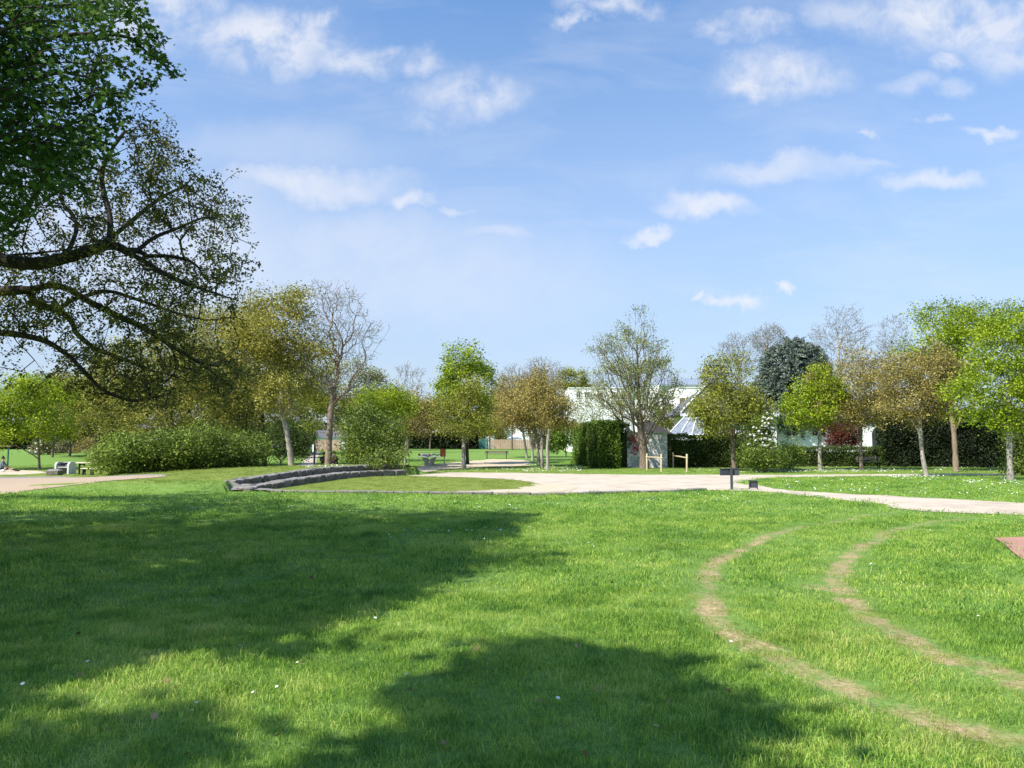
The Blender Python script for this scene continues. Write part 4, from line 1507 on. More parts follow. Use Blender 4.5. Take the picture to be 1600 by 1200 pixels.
    me = np_mesh('crown', np.vstack([V2, Vl]) - base, [F2, Fl + len(V2)], np.concatenate([np.ones(len(F2), int), np.zeros(len(Fl), int)]), np.concatenate([np.full(len(F2), .5), tn]))
    link('crown', me, [L_OAK, TWIG_D], root)


oak()


def maple():
    rg = np.random.default_rng(32)
    base = gp(-8.6, 4.2)
    poly = [(-40, -40), (200, -40), (188, 20), (165, 60), (172, 110), (150, 160), (152, 230), (135, 295), (90, 305), (50, 325), (20, 380), (-40, 385)]
    sprays = [[(150, 60), (200, 60), (225, 75), (245, 92), (262, 105), (278, 113)], [(160, 90), (200, 108), (225, 130), (240, 124)], [(180, 10), (215, 30), (238, 55), (256, 66)],
              [(140, 120), (175, 148), (190, 182), (172, 204)], [(120, 200), (155, 228), (180, 252)], [(100, 270), (138, 298), (160, 316)], [(40, 320), (30, 350), (12, 378)], [(150, 150), (195, 150), (205, 136)], [(190, -10), (212, 4), (222, 18)]]
    P = []
    while len(P) < 400:
        px, py = rg.uniform(-40, 205), rg.uniform(-40, 390)
        if inpoly(np.array([px]), np.array([py]), poly)[0] and rg.random() < ((1 if px < 90 else .45) * (1 if py < 280 else .5)):
            P.append(at(px, py, rg.uniform(6.8, 9.2)))
    for sp in sprays:
        d0 = rg.uniform(7.0, 8.2)
        for i in range(len(sp) - 1):
            for q in range(4):
                t = q / 4
                P.append(at(sp[i][0] * (1 - t) + sp[i + 1][0] * t + rg.normal(0, 3), sp[i][1] * (1 - t) + sp[i + 1][1] * t + rg.normal(0, 3), d0 + .05 * i))
    Q = env([(-7.2, 6.5, 9.2, 6.2, 7.6, 4.8), (-5.5, 9.5, 11.5, 5, 5, 3.2)], 6000, rg, .35)
    Q = Q[~in_view(Q, 40)]
    Q = Q[shade_ok(Q, rg)]
    S_ = shade_points([SH_MAIN], 2300, 4.6, 12.5, rg, lambda p: ~nearer_oak(p) & (p[:, 1] > -3))
    pts = np.vstack([np.array(P), Q[:300], S_])
    trunk = [base, base + [.05, 0, 1.2], base + [.1, .1, 2.4], base + [.3, .3, 4], base + [.6, .6, 6], base + [1, 1, 8]]

    def lf(C):
        v = in_view(C, 14)
        u, w, _ = proj(C)
        near = np.min([polydist(u, w, sp) for sp in sprays], axis=0) < rg.uniform(4, 20, len(u))
        return ~v | near | inpoly(u + rg.normal(0, 9, len(u)), w + rg.normal(0, 9, len(u)), poly)
    grow('maple_tree', 'dark green leaved maple overhanging the top left corner', 'tree', base, trunk, pts, L_MAPLE, .10, 14, .15, size_fn=lambda C: np.where(in_view(C, 110), .062, .24), bark=BARK_D, twig=TWIG_D, r_trunk=.34, r_tip=.005, star=True, seed=33, step=.35, along=.5, leaf_filter=lf, droop=.12, thin_k=4)


maple()


def tree_behind():
    rg = np.random.default_rng(35)
    base = gp(-5.6, -5.2)
    Q = env([(-5.0, -3.0, 8.2, 4.2, 3.6, 3.2)], 3800, rg, .3)
    Q = Q[~in_view(Q, 60)]
    Q = np.vstack([Q[shade_ok(Q, rg, .0)][:25], shade_points([SH_NEAR], 250, 4.8, 9.5, rg, lambda p: p[:, 1] < 1.5), shade_points([SH_CORNER], 18, 4.8, 9.5, rg, lambda p: p[:, 1] < 1.5)])
    trunk = [base, base + [0, 0, 1.5], base + [.1, .2, 3], base + [.2, .5, 4.6], base + [.3, 1.0, 6.2]]
    grow('maple_tree', 'maple behind the photographer whose crown shades the near lawn', 'tree', base, trunk, Q, L_MAPLE, .2, 9, .16, bark=BARK_D, twig=TWIG_D, r_trunk=.26, r_tip=.005, star=True, seed=36, step=.35, along=.4)


tree_behind()

# ---------------------------------------------------------------- stone terrace
def terrace():
    base = gp(LOWER[20, 0], LOWER[20, 1])
    root = thing('stone_terrace', 'curved two tier wall of weathered grey stone blocks holding the grass mound', 'stone wall', base)
    rg = np.random.default_rng(3)
    for Lx, wid, zb in ((LOWER, .62, -.15), (UPPER, .5, -.1)):
        m = MB()
        seg = np.hypot(*np.diff(Lx[:, :2], axis=0).T)
        cum = np.concatenate([[0], np.cumsum(seg)])
        s = 0
        while s < cum[-1] - .3:
            bl = min(rg.uniform(.5, .85), cum[-1] - s)
            ss = [s + .012, s + bl - .012]
            e = [np.array([np.interp(q, cum, Lx[:, k]) for k in range(3)]) for q in ss]
            d = e[1][:2] - e[0][:2]
            l = np.linalg.norm(d)
            if l < .1:
                break
            ang = math.atan2(d[1], d[0])
            nrm = np.array([-d[1], d[0]]) / l
            c = (e[0][:2] + e[1][:2]) / 2 + nrm * (wid / 2 + rg.normal(0, .015))
            top = (e[0][2] + e[1][2]) / 2 + rg.normal(0, .005)
            sink = .0
            m.box((c[0], c[1], (top + zb) / 2), (l - .015, wid, top - zb), ang, .035)
            s += bl
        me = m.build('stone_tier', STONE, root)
        # hewn faces
        for v in me.data.vertices:
            v.co += Vector(rg.normal(0, .011, 3))
    # paving strip round the near end and along the front edge
    front = [tuple(G(px, py)[:2]) for px, py in [(372, 757), (395, 765), (430, 768.5), (480, 770), (560, 770.8), (640, 771.6), (720, 772.6), (850, 774), (950, 771.5), (1040, 768.6), (1100, 766.4)]]
    fr = catmull([(x, y, 0) for x, y in front], 6)
    m = MB()
    s = 0
    seg = np.hypot(*np.diff(fr[:, :2], axis=0).T)
    cum = np.concatenate([[0], np.cumsum(seg)])
    while s < cum[-1] - .2:
        bl = rg.uniform(.5, .9)
        e = [np.array([np.interp(min(q, cum[-1]), cum, fr[:, k]) for k in range(2)]) for q in (s + .015, s + bl - .015)]
        d = e[1] - e[0]
        l = np.linalg.norm(d)
        if l < .1:
            break
        c = (e[0] + e[1]) / 2
        m.box((c[0], c[1], .02 + float(gz(*c)) + rg.normal(0, .008)), (l, .34, .12), math.atan2(d[1], d[0]), .02)
        s += bl
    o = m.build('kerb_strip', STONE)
    tag(o, 'flush stone kerb between near lawn and gravel court', kind='structure')
    pv = Gs([(352, 757), (362, 751), (385, 747), (376, 751), (372, 756), (388, 762), (420, 766), (425, 769.5), (395, 768)])
    sheet('paving_strip', jag(pv, .5, .05, 9), COBBLE, .07, 'worn paving at the near end of the stone terrace', .6)


terrace()


# ---------------------------------------------------------------- wooden rails, sign, posts
def rail(label, postsL, base_px):
    P = [G(px, py) for px, py in base_px]
    root = thing('wooden_rail', label, 'rail', (P[0] + P[1]) / 2, 'rustic wooden rails on the verge')
    h = 1.16
    for p in P:
        m = MB()
        m.tube([(p[0], p[1], p[2] - .2), (p[0], p[1], p[2] + .5), (p[0] + .01, p[1], p[2] + h), (p[0] + .01, p[1], p[2] + h + .01)], [.062, .060, .058, .045], 12)
        m.build('post', WOOD_P, root)
    d = (P[1] - P[0])
    d /= np.linalg.norm(d)
    m = MB()
    a, b = P[0] - d * .22 + [0, -.075, h - .24], P[1] + d * .16 + [0, -.075, h - .24]
    m.tube([a, (a + b) / 2 + [0, 0, .01], b], [.048, .05, .046], 10)
    m.build('crossbar', WOOD_P, root)


rail('pale wooden rail on two round posts in front of the graffiti wall', None, [(1011, 735), (1033.5, 737.5)])
rail('pale wooden rail on two round posts in front of the dense hedge', None, [(1052, 731), (1073.5, 738)])


def sign():
    p = G(1143.5, 765.5)
    root = thing('information_stand', 'slate grey post carrying two slanted panels beside the gravel court', 'sign stand', p)
    m = MB()
    m.box((p[0], p[1], p[2] + .36), (.085, .085, .92), 0, .008)
    m.box((p[0], p[1], p[2] + .84), (.05, .05, .06), 0, .01)
    m.build('post', SLATE, root)
    for sx, w, a in ((-1, .40, .30), (1, .26, -.42)):
        m = MB()
        m.box((p[0] + sx * (w / 2 + .035), p[1] + .03, p[2] + .66), (w, .03, .25), a * .6, .006)
        m.box((p[0] + sx * (w / 2 + .035), p[1] + .02, p[2] + .79), (w * .98, .07, .012), a * .6, .004)
        m.build('panel', SLATE, root)


sign()


def low_box():
    p = G(1177, 765)
    root = thing('low_board', 'small square slate grey board low on the gravel beside the information stand', 'sign', p)
    m = MB()
    m.box((p[0], p[1], p[2] + .19), (.27, .05, .25), -.15, .006)
    m.build('panel', SLATE, root)
    m = MB()
    for dx in (-.145, .145):
        m.box((p[0] + dx, p[1] - .02 - dx * .15, p[2] + .17), (.025, .12, .34), -.15, .004)
    m.box((p[0], p[1] - .02, p[2] + .335), (.31, .12, .02), -.15, .004)
    m.build('frame', SLATE, root)


low_box()


def post_plate():
    p = G(491, 727)
    root = thing('marker_post', 'thin dark post with a white plate beside the footpath', 'post', p)
    m = MB()
    m.box((p[0], p[1], p[2] + .6), (.10, .10, 1.3), 0, .012)
    m.build('post', CLOTH_B, root)
    m = MB()
    m.box((p[0] - .07, p[1] - .06, p[2] + .98), (.07, .02, .42), 0, .004)
    m.build('plate', WHITE_T, root)


post_plate()


def pingpong():
    p = G(669, 728.5)
    p = gp(p[0], p[1] + .9)
    root = thing('table_tennis_table', 'concrete table tennis table with pale top on the bare earth', 'table', p)
    m = MB()
    m.box((p[0], p[1], p[2] + .735), (1.8, 2.74, .06), .06, .015)
    m.build('tabletop', CONC_L, root)
    for dy in (-.75, .75):
        m = MB()
        m.prism([(p[0] - .55, p[1] + dy - .09, p[2] + .705), (p[0] - .34, p[1] + dy - .09, p[2] + .45), (p[0] - .30, p[1] + dy - .09, p[2] + .1), (p[0] - .46, p[1] + dy - .09, p[2] - .08), (p[0] + .46, p[1] + dy - .09, p[2] - .08), (p[0] + .30, p[1] + dy - .09, p[2] + .1), (p[0] + .34, p[1] + dy - .09, p[2] + .45), (p[0] + .55, p[1] + dy - .09, p[2] + .705),
                 (p[0] + .14, p[1] + dy - .09, p[2] + .58), (p[0] + .10, p[1] + dy - .09, p[2] + .16), (p[0] - .10, p[1] + dy - .09, p[2] + .16), (p[0] - .14, p[1] + dy - .09, p[2] + .58)], (0, .18, 0))
        m.build('leg', CONCRETE, root, fix=True)
    q = gp(p[0] + .93, p[1] + 1.9)
    b = thing('litter_bin', 'rust brown litter bin on a post behind the table tennis table', 'bin', q)
    m = MB()
    m.box((q[0], q[1], q[2] + 1.0), (.46, .4, .62), 0, .03)
    m.box((q[0], q[1], q[2] + 1.33), (.50, .44, .035), 0, .01)
    m.build('body', RUST, b)
    m = MB()
    m.tube([(q[0] + .12, q[1], q[2] - .1), (q[0] + .12, q[1], q[2] + .70)], .045, 8)
    m.build('post', STEEL, b)
    return p


PP = pingpong()


def bench(label, c, w, rz=0.0, mat=WOOD_B, back=True):
    root = thing('park_bench', label, 'bench', c)
    ca, sa = math.cos(rz), math.sin(rz)

    def tr(x, y, z):
        return (c[0] + x * ca - y * sa, c[1] + x * sa + y * ca, c[2] + z)
    m = MB()
    for k in range(3):
        m.box(tr(0, -.14 + .14 * k, .44), (w, .12, .045), rz, .01)
    m.build('seat', mat, root)
    if back:
        m = MB()
        for k in range(2):
            m.box(tr(0, .24 + .03 * k, .62 + .15 * k), (w, .035, .12), rz, .01)
        m.build('backrest', mat, root)
    for sx in (-.40, .40):
        m = MB()
        m.box(tr(sx * w, -.12, .20), (.08, .08, .43), rz, .01)
        m.box(tr(sx * w, .19, .36), (.08, .06, .9), rz, .01)
        m.box(tr(sx * w, .03, .385), (.08, .34, .05), rz, .01)
        m.build('leg', CLOTH_B if back else mat, root)


c = G(776, 717)
bench('long weathered bench on the far lawn beyond the bare earth', gp(c[0], min(c[1], 84)), 2.5)
c = G(1357, 722)
bench('dark wooden bench under the brown tree before the low hedge', gp(27.4, 59.2), 1.8)


def picnic():
    p = G(142, 742)
    root = thing('picnic_table', 'long table with pale cream top at the end of the bushes', 'table', p)
    m = MB()
    m.box((p[0] + .35, p[1] + .5, p[2] + .69), (2.7, .8, .07), -.03, .015)
    m.build('tabletop', CREAM, root)
    for sx in (-.82, 1.5):
        m = MB()
        for dy in (.25, .75):
            m.box((p[0] + sx, p[1] + dy, p[2] + .30), (.08, .08, .71), 0, .01)
        m.box((p[0] + sx, p[1] + .5, p[2] + .6), (.08, .6, .07), 0, .01)
        m.build('leg', CLOTH_B, root)
    b = thing('picnic_bench', 'low pale bench in front of the long cream table', 'bench', (p[0] + .7, p[1] - .55, p[2]))
    m = MB()
    m.box((p[0] + .75, p[1] - .55, p[2] + .38), (2.0, .34, .06), -.03, .012)
    m.build('seat', CREAM, b)
    for sx in (-.1, .36, 1.5):
        m = MB()
        for dy in (-.66, -.44):
            m.box((p[0] + sx, p[1] + dy, p[2] + .16), (.07, .07, .39), 0, .01)
        m.build('leg', CLOTH_B, b)


picnic()


def barbecue():
    p = G(93, 741)
    root = thing('concrete_barbecue', 'grey and white concrete barbecue beside the lime green tree', 'barbecue', p)
    m = MB()
    x, y, z = p[0], p[1] + .5, p[2]
    for dx in (-.42, .34):       # rounded side walls
        m = MB()
        prof = []
        for k in range(9):
            a = math.pi * k / 16
            prof.append((x + dx, y - .32 - .0 + .30 * (1 - math.cos(a)) * 0 - .0 + (0.25 - .25 * math.cos(a)) - .02, z + .50 + .22 * math.sin(a)))
        prof = [(x + dx, y - .34, z - .05)] + prof + [(x + dx, y + .45, z + .72), (x + dx, y + .45, z - .05)]
        m.prism(prof, (.10, 0, 0))
        m.build('side_wall', CONC_L, root)
    m = MB()
    m.box((x + .01, y + .02, z + .40), (.74, .62, .07), 0, .01)
    m.box((x + .01, y + .38, z + .35), (.74, .08, .72), 0, .01)
    m.build('hearth', CONCRETE, root)
    m = MB()
    for k in range(8):
        m.tube([(x - .3 + k * .085, y - .25, z + .55), (x - .3 + k * .085, y + .3, z + .55)], .012, 6)
    m.box((x - .08, y + .05, z + .62), (.34, .3, .10), 0, .03)
    m.build('grill', CLOTH_B, root)
    q = G(83, 742.5)
    b = thing('stone_block', 'rough grey stone block lying in front of the barbecue', 'stone block', q)
    m = MB()
    m.box((q[0], q[1] + .1, q[2] + .14), (.78, .5, .42), .1, .09)
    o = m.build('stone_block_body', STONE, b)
    o.name = 'block'
    rg = np.random.default_rng(8)
    for v in o.data.vertices:
        v.co += Vector(rg.normal(0, .02, 3))


barbecue()


def goal(label, name, px, py_base, py_top, w_left, w_right, m_post, m_bar, r=.06):
    p = G(px, py_base)
    root = thing(name, label, 'frame', p)
    z = at(px, py_top, p[1])[2]
    m = MB()
    m.tube([(p[0], p[1], p[2] - .2), (p[0], p[1], z)], r, 10)
    m.build('post', m_post, root)
    xs = -w_left if w_left else w_right
    m = MB()
    m.tube([(p[0] + xs, p[1], float(gz(p[0] + xs, p[1])) - .2), (p[0] + xs, p[1], z)], r, 10)
    m.build('post', m_post, root)
    m = MB()
    a, b = (p[0] - (w_left + .1 if w_left else .2), p[1] - .02, z - .04), (p[0] + (.25 if w_left else w_right + .1), p[1] - .02, z - .04)
    m.tube([a, b], r * 1.05, 10)
    m.build('crossbar', m_bar, root)
    return p


goal('teal playground frame with pale crossbar at the left edge', 'playground_frame', 11.5, 733, 696, 3.0, 0, TEAL, CREAM, .055)
goal('slim grey frame with pale yellow crossbar behind the bush by the picnic table', 'goal_frame', 161, 716, 695.5, 0, 3.4, STEEL, CREAM, .05)


# ---------------------------------------------------------------- people
def person(label, root_loc, J, rads, mats, hair_c, group=None, rz=0.0, head=None):
    """one continuous skinned body over joints J (dict), clothes by material zones; hands with five fingers"""
    root = thing('person', label, 'person', root_loc, group)
    V, E, Rr, idx = [], [], [], {}

    def jv(k, p, r, par=None):
        idx[k] = len(V)
        V.append(Vector(p))
        Rr.append(r)
        if par is not None:
            E.append((idx[par], idx[k]))
    jv('pelvis', J['pelvis'], .135)
    jv('waist', J['waist'], .125, 'pelvis')
    jv('chest', J['chest'], .15, 'waist')
    jv('neckb', J['neckb'], .085, 'chest')
    jv('neck', J['neck'], .055, 'neckb')
    jv('head1', J['head1'], .085, 'neck')
    jv('head2', J['head2'], .092, 'head1')
    jv('crown', J['crown'], .06, 'head2')
    for s in ('l', 'r'):
        jv('sh' + s, J['sh' + s], .07, 'chest')
        jv('el' + s, J['el' + s], .045, 'sh' + s)
        jv('wr' + s, J['wr' + s], .030, 'el' + s)
        d = (Vector(J['wr' + s]) - Vector(J['el' + s])).normalized()
        side = d.cross(Vector((0, 0, 1)))
        side = side.normalized() if side.length > .1 else Vector((1, 0, 0))
        palm = Vector(J['wr' + s]) + d * .08
        jv('pa' + s, palm, .028, 'wr' + s)
        for q, (o, l) in enumerate(((-.03, .062), (-.01, .075), (.01, .07), (.03, .055))):
            jv(f'f{q}a{s}', palm + side * o + d * .02, .010, 'pa' + s)
            jv(f'f{q}b{s}', palm + side * o * 1.1 + d * (.02 + l * .6) - Vector((0, 0, .008)), .009, f'f{q}a{s}')
            jv(f'f{q}c{s}', palm + side * o * 1.1 + d * (.02 + l) - Vector((0, 0, .025)), .008, f'f{q}b{s}')
        jv(f'ta{s}', Vector(J['wr' + s]) + d * .04 + side * -.045, .011, 'pa' + s)
        jv(f'tb{s}', Vector(J['wr' + s]) + d * .085 + side * -.06, .009, f'ta{s}')
        jv('hi' + s, J['hi' + s], .095, 'pelvis')
        jv('kn' + s, J['kn' + s], .062, 'hi' + s)
        jv('an' + s, J['an' + s], .042, 'kn' + s)
        jv('to' + s, J['to' + s], .038, 'an' + s)
    me = bpy.data.meshes.new('body')
    me.from_pydata([v for v in V], E, [])
    ob = bpy.data.objects.new('body', me)
    col.objects.link(ob)
    sk = ob.modifiers.new('skin', 'SKIN')
    sk.use_smooth_shade = True
    lay = me.skin_vertices[0] if len(me.skin_vertices) else None
    if lay is None:
        bm = bmesh.new()
        bm.from_mesh(me)
        bm.verts.layers.skin.verify()
        bm.to_mesh(me)
        bm.free()
        lay = me.skin_vertices[0]
    for i, r in enumerate(Rr):
        lay.data[i].radius = (r, r)
        lay.data[i].use_root = (i == 0)
    sub = ob.modifiers.new('sub', 'SUBSURF')
    sub.levels = sub.render_levels = 1
    bpy.context.view_layer.update()
    dg = bpy.context.evaluated_depsgraph_get()
    m2 = bpy.data.meshes.new_from_object(ob.evaluated_get(dg))
    bpy.data.objects.remove(ob)
    m2.name = 'body'
    # zones: nearest joint picks skin, top, trousers, shoes
    zone = {}
    for k in idx:
        if k in ('neck', 'head1', 'head2', 'crown') or k[:2] in ('pa', 'wr', 'ta', 'tb') or k[0] == 'f':
            zone[k] = 0
        elif k in ('waist', 'chest', 'neckb') or k[:2] in ('sh', 'el'):
            zone[k] = 1
        elif k[:2] == 'to':
            zone[k] = 3
        else:
            zone[k] = 2
    pts = np.array([[*v] for v in V])
    zn = np.array([zone[k] for k in idx])
    for m in mats:
        m2.materials.append(m)
    for p in m2.polygons:
        c = np.array(p.center)
        p.material_index = int(zn[np.argmin(((pts - c) ** 2).sum(1) / 1)])
        p.use_smooth = True
    body = bpy.data.objects.new('body', m2)
    col.objects.link(body)
    body.parent = root
    root.rotation_euler = (0, 0, rz)
    # hair and face
    hd = (Vector(J['head1']) + Vector(J['head2'])) / 2
    upv = (Vector(J['crown']) - Vector(J['head1'])).normalized()
    fw = Vector(head if head else (0, 1, 0)).normalized()
    m = MB()
    m.ball(hd + upv * .055 - fw * .03, .108, 2, (1, 1, 1))
    h = m.build('hair', HAIR)
    h.parent = root
    sd = fw.cross(upv).normalized()
    def bit(nm, c, r, sq, mat):
        m = MB()
        m.ball(c, r, 1, sq)
        o = m.build(nm, mat)
        o.parent = root
    bit('nose', hd + fw * .095 - upv * .01, .016, (1, 1, 1.4), SKIN)
    bit('mouth', hd + fw * .088 - upv * .05, .013, (1.6, .6, .5), CLOTH_M)
    for s in (-1, 1):
        bit('ear', hd + sd * .09 * s, .022, (.6, 1, 1.3), SKIN)
        bit('eye', hd + fw * .086 + sd * .033 * s + upv * .02, .011, (1, 1, 1), HAIR)
    return root


def seated(back=.15, kneez=.48, knee_y=.38, spread=.13, foot_y=.62, arms='knees'):
    J = dict(pelvis=(0, 0, .13), waist=(0, -.02, .32), chest=(0, -.02 + back * .3, .52), neckb=(0, back * .5, .66), neck=(0, back * .62, .74), head1=(0, back * .72, .81), head2=(0, back * .75, .89), crown=(0, back * .75, .96))
    for s, q in (('l', -1), ('r', 1)):
        J['sh' + s] = (q * .19, back * .4, .62)
        J['el' + s] = (q * .25, .14 + back * .3, .40)
        J['wr' + s] = (q * .14, knee_y - .06, .44 if kneez > .3 else .30)
        J['hi' + s] = (q * .10, .03, .12)
        J['kn' + s] = (q * spread, knee_y, kneez)
        J['an' + s] = (q * spread, foot_y, .08)
        J['to' + s] = (q * spread, foot_y + .17, .045)
    return J


p = gp((522.5 - 800) / F * 50.6, 50.6)
person('person in a dark maroon jacket sitting right of the reddish trunk, seen from behind', p, seated(.2), None, [SKIN, CLOTH_M, CLOTH_B, CLOTH_B], None)
p2 = gp((506.5 - 800) / F * 51.2, 51.2)
person('person in black sitting on the grass left of the reddish trunk, mostly hidden by it', p2, seated(.1), None, [SKIN, CLOTH_B, CLOTH_B, CLOTH_B], None)


def lying():
    # on the back across the table, head at the left
    z = .10
    J = dict(pelvis=(.10, 0, z + .03), waist=(-.10, 0, z + .02), chest=(-.32, 0, z + .05), neckb=(-.50, 0, z + .05), neck=(-.57, 0, z + .05), head1=(-.64, 0, z + .07), head2=(-.72, 0, z + .08), crown=(-.79, 0, z + .08))
    for s, q in (('l', -1), ('r', 1)):
        J['sh' + s] = (-.43, q * .19, z + .02)
        J['el' + s] = (-.20, q * .27, z)
        J['wr' + s] = (.02, q * .20, z + .08)
        J['hi' + s] = (.16, q * .10, z + .02)
        J['kn' + s] = (.46, q * .12, z + .10)
        J['an' + s] = (.80, q * .13, z - .03)
        J['to' + s] = (.86, q * .14, z + .12)
    return J


person('person in blue denim with dark hair lying on the table tennis table', (PP[0] - .02, PP[1] - .55, PP[2] + .755), lying(), None, [SKIN, CLOTH_G, CLOTH_J, CLOTH_B], None, head=(0, 0, 1))
p4 = G(5, 737)
J = seated(.1, .22, .42, .12, .86)
person('person in dark clothes sitting with legs stretched out under the playground frame', (p4[0] - .1, p4[1], p4[2]), J, None, [SKIN, CLOTH_G, CLOTH_B, CLOTH_B], None, rz=R(-75))
q = G(8.5, 737.5)
bag = thing('bag', 'small white bag on the ground in front of the seated person by the playground frame', 'bag', q)
m = MB()
m.box((q[0], q[1] - .25, q[2] + .09), (.26, .14, .17), .2, .05)
m.build('pouch', CLOTH_W, bag)
m = MB()
m.tube([(q[0] - .07, q[1] - .25, q[2] + .16), (q[0] - .04, q[1] - .25, q[2] + .25), (q[0] + .04, q[1] - .25, q[2] + .25), (q[0] + .07, q[1] - .25, q[2] + .16)], .012, 6)
m.build('handle', CLOTH_B, bag)


# ---------------------------------------------------------------- graffiti wall and buildings
def graffiti():
    a, b = G(979, 722), G(1042, 724)
    Y = 58.6
    x0, x1 = (979 - 800) / F * Y, (1042 - 800) / F * Y
    z0 = float(gz((x0 + x1) / 2, Y))
    z1 = at(1000, 677, Y)[2]
    root = thing('concrete_hut', 'small grey concrete hut with red and white spray paint between the hedges', 'hut', ((x0 + x1) / 2, Y, z0))
    m = MB()
    m.box(((x0 + x1) / 2, Y + 1.2, (z0 + z1) / 2 - .1), (x1 - x0, 2.4, z1 - z0 + .2), 0, .02)
    m.build('wall', GRAF, root)
    m = MB()
    m.box(((x0 + x1) / 2, Y + 1.2, z1 + .05), (x1 - x0 + .16, 2.56, .1), 0, .02)
    m.build('roof_slab', CONCRETE, root)
    # sprayed loops, abstract
    rg = np.random.default_rng(12)
    m = MB()
    w = (x1 - x0)
    for k in range(16):
        cx, cz = x0 + w * rg.uniform(.10, .34), z0 + (z1 - z0) * rg.uniform(.38, .88)
        r = rg.uniform(.12, .26)
        a0 = rg.uniform(0, 6.28)
        pts = []
        for q in range(12):
            an = a0 + q * .42
            pts.append((cx + r * math.cos(an) * (1 + .3 * math.sin(2 * an)), Y - .004, cz + r * 1.2 * math.sin(an)))
        for i in range(len(pts) - 1):
            p, q2 = np.array(pts[i]), np.array(pts[i + 1])
            d = (q2 - p) / (np.linalg.norm(q2 - p) + 1e-9)
            n_ = np.array([-d[2], 0, d[0]]) * .028
            off = np.array([0, -.0006 * (k * 12 + i), 0])
            m.prism([p + n_ + off, q2 + n_ + off, q2 - n_ + off, p - n_ + off], (0, .003, 0))
    m.build('spray_paint', SPRAY, root)


graffiti()


def window(px0, px1, py0, py1, Y, root, glass, frame_m=None, fw=.08):
    a, b = at(px0, py1, Y), at(px1, py0, Y)
    cx, cz = (a[0] + b[0]) / 2, (a[2] + b[2]) / 2
    w, h = b[0] - a[0], b[2] - a[2]
    m = MB()
    for dx in (-1, 1):
        m.box((cx + dx * (w / 2 - fw / 2), Y - .03, cz), (fw, .1, h), 0, .01)
    for dz in (-1, 1):
        m.box((cx, Y - .03, cz + dz * (h / 2 - fw / 2)), (w - 2 * fw, .09, fw), 0, .01)
    m.box((cx, Y - .03, cz), (fw * .7, .08, h - 2 * fw), 0, .01)
    f = m.build('window', frame_m or WHITE_T, root)
    m = MB()
    m.box((cx, Y - .02, cz), (w - 1.5 * fw, .05, h - 1.5 * fw), 0, 0)
    m.build('pane', glass, f)
    return f


def wall_block(px0, px1, py0, Y, dep, root, mat=WHITE, zb=None, name='wall'):
    a, b = at(px0, 690, Y), at(px1, py0, Y)
    z0 = .9 if zb is None else zb
    m = MB()
    m.box(((a[0] + b[0]) / 2, Y + dep / 2, (z0 + b[2]) / 2), (b[0] - a[0], dep, b[2] - z0), 0, .03)
    return m.build(name, mat, root)


def coping(px0, px1, py0, Y, dep, root, mat=WHITE_T, name='coping'):
    a, b = at(px0, py0, Y), at(px1, py0, Y)
    m = MB()
    m.box(((a[0] + b[0]) / 2, Y + dep / 2, b[2] + .06), (b[0] - a[0] + .2, dep + .2, .12), 0, .02)
    return m.build(name, mat, root)


def white_building():
    Y = 104
    root = thing('white_building', 'long white modern building behind the large pale green tree', 'building', (17, Y, 1.2))
    wall_block(889, 985, 607, Y, 9, root)
    coping(889, 985, 607, Y, 9, root)
    wall_block(985.5, 1062, 622, Y + .5, 8, root)
    coping(985.5, 1062, 622, Y + .5, 8, root)
    wall_block(1060, 1100, 606, Y - 1.2, 8, root)
    coping(1060, 1100, 606, Y - 1.2, 8, root)
    wall_block(1010, 1062, 649, Y - 3, 3.3, root)
    for px in (900, 913, 933, 955, 970):
        window(px, px + 8, 612, 622, Y, root, GLASS_D)
    for px in (1000, 1020, 1040):
        window(px, px + 10, 630, 642, Y + .5, root, GLASS_D)
    window(1061, 1081, 621, 641, Y - 1.2, root, GLASS_B)
    window(1040, 1048, 657, 668, Y - 3, root, GLASS_D)


white_building()
shrub('bush', 'leafy bush under the white building corner left of the tall bright hedge', 'bush', 884, 84, [(882, 678, 18, 20), (872, 690, 18, 14)], L_HEDGEL, n=260, per_tip=14, lsize=.2, seed=80)
px_tree('park_tree', 'thin pale green young tree in front of the white building', 'tree', 925, 82, [(925, 648, 34, 26), (905, 635, 24, 24), (950, 655, 30, 20)], L_PALE, n=420, per_tip=5, lsize=.14, seed=81, r_tip=.012)
px_tree('park_tree', 'small olive green tree between white building and slate roofed house', 'tree', 1050, 80, [(1046, 660, 26, 18), (1032, 650, 22, 18)], L_OLIVEG, n=260, per_tip=9, lsize=.16, seed=82)


def big_roof():
    Y = 165
    root = thing('large_hall', 'flat blue grey roof showing above the white building in the gap between trees', 'building', (37, Y, 1.4))
    a, b = at(1030, 604, Y), at(1135, 588, Y)
    wall_block(1030, 1135, 600, Y + .5, 12, root, WHITE)
    m = MB()
    m.prism([(a[0], Y, at(1030, 603, Y)[2]), (b[0], Y, at(1135, 603, Y)[2]), (b[0], Y + 7, b[2]), (a[0], Y + 7, b[2])], (0, 0, .3))
    m.build('roof', ROOF_Z, root)


big_roof()


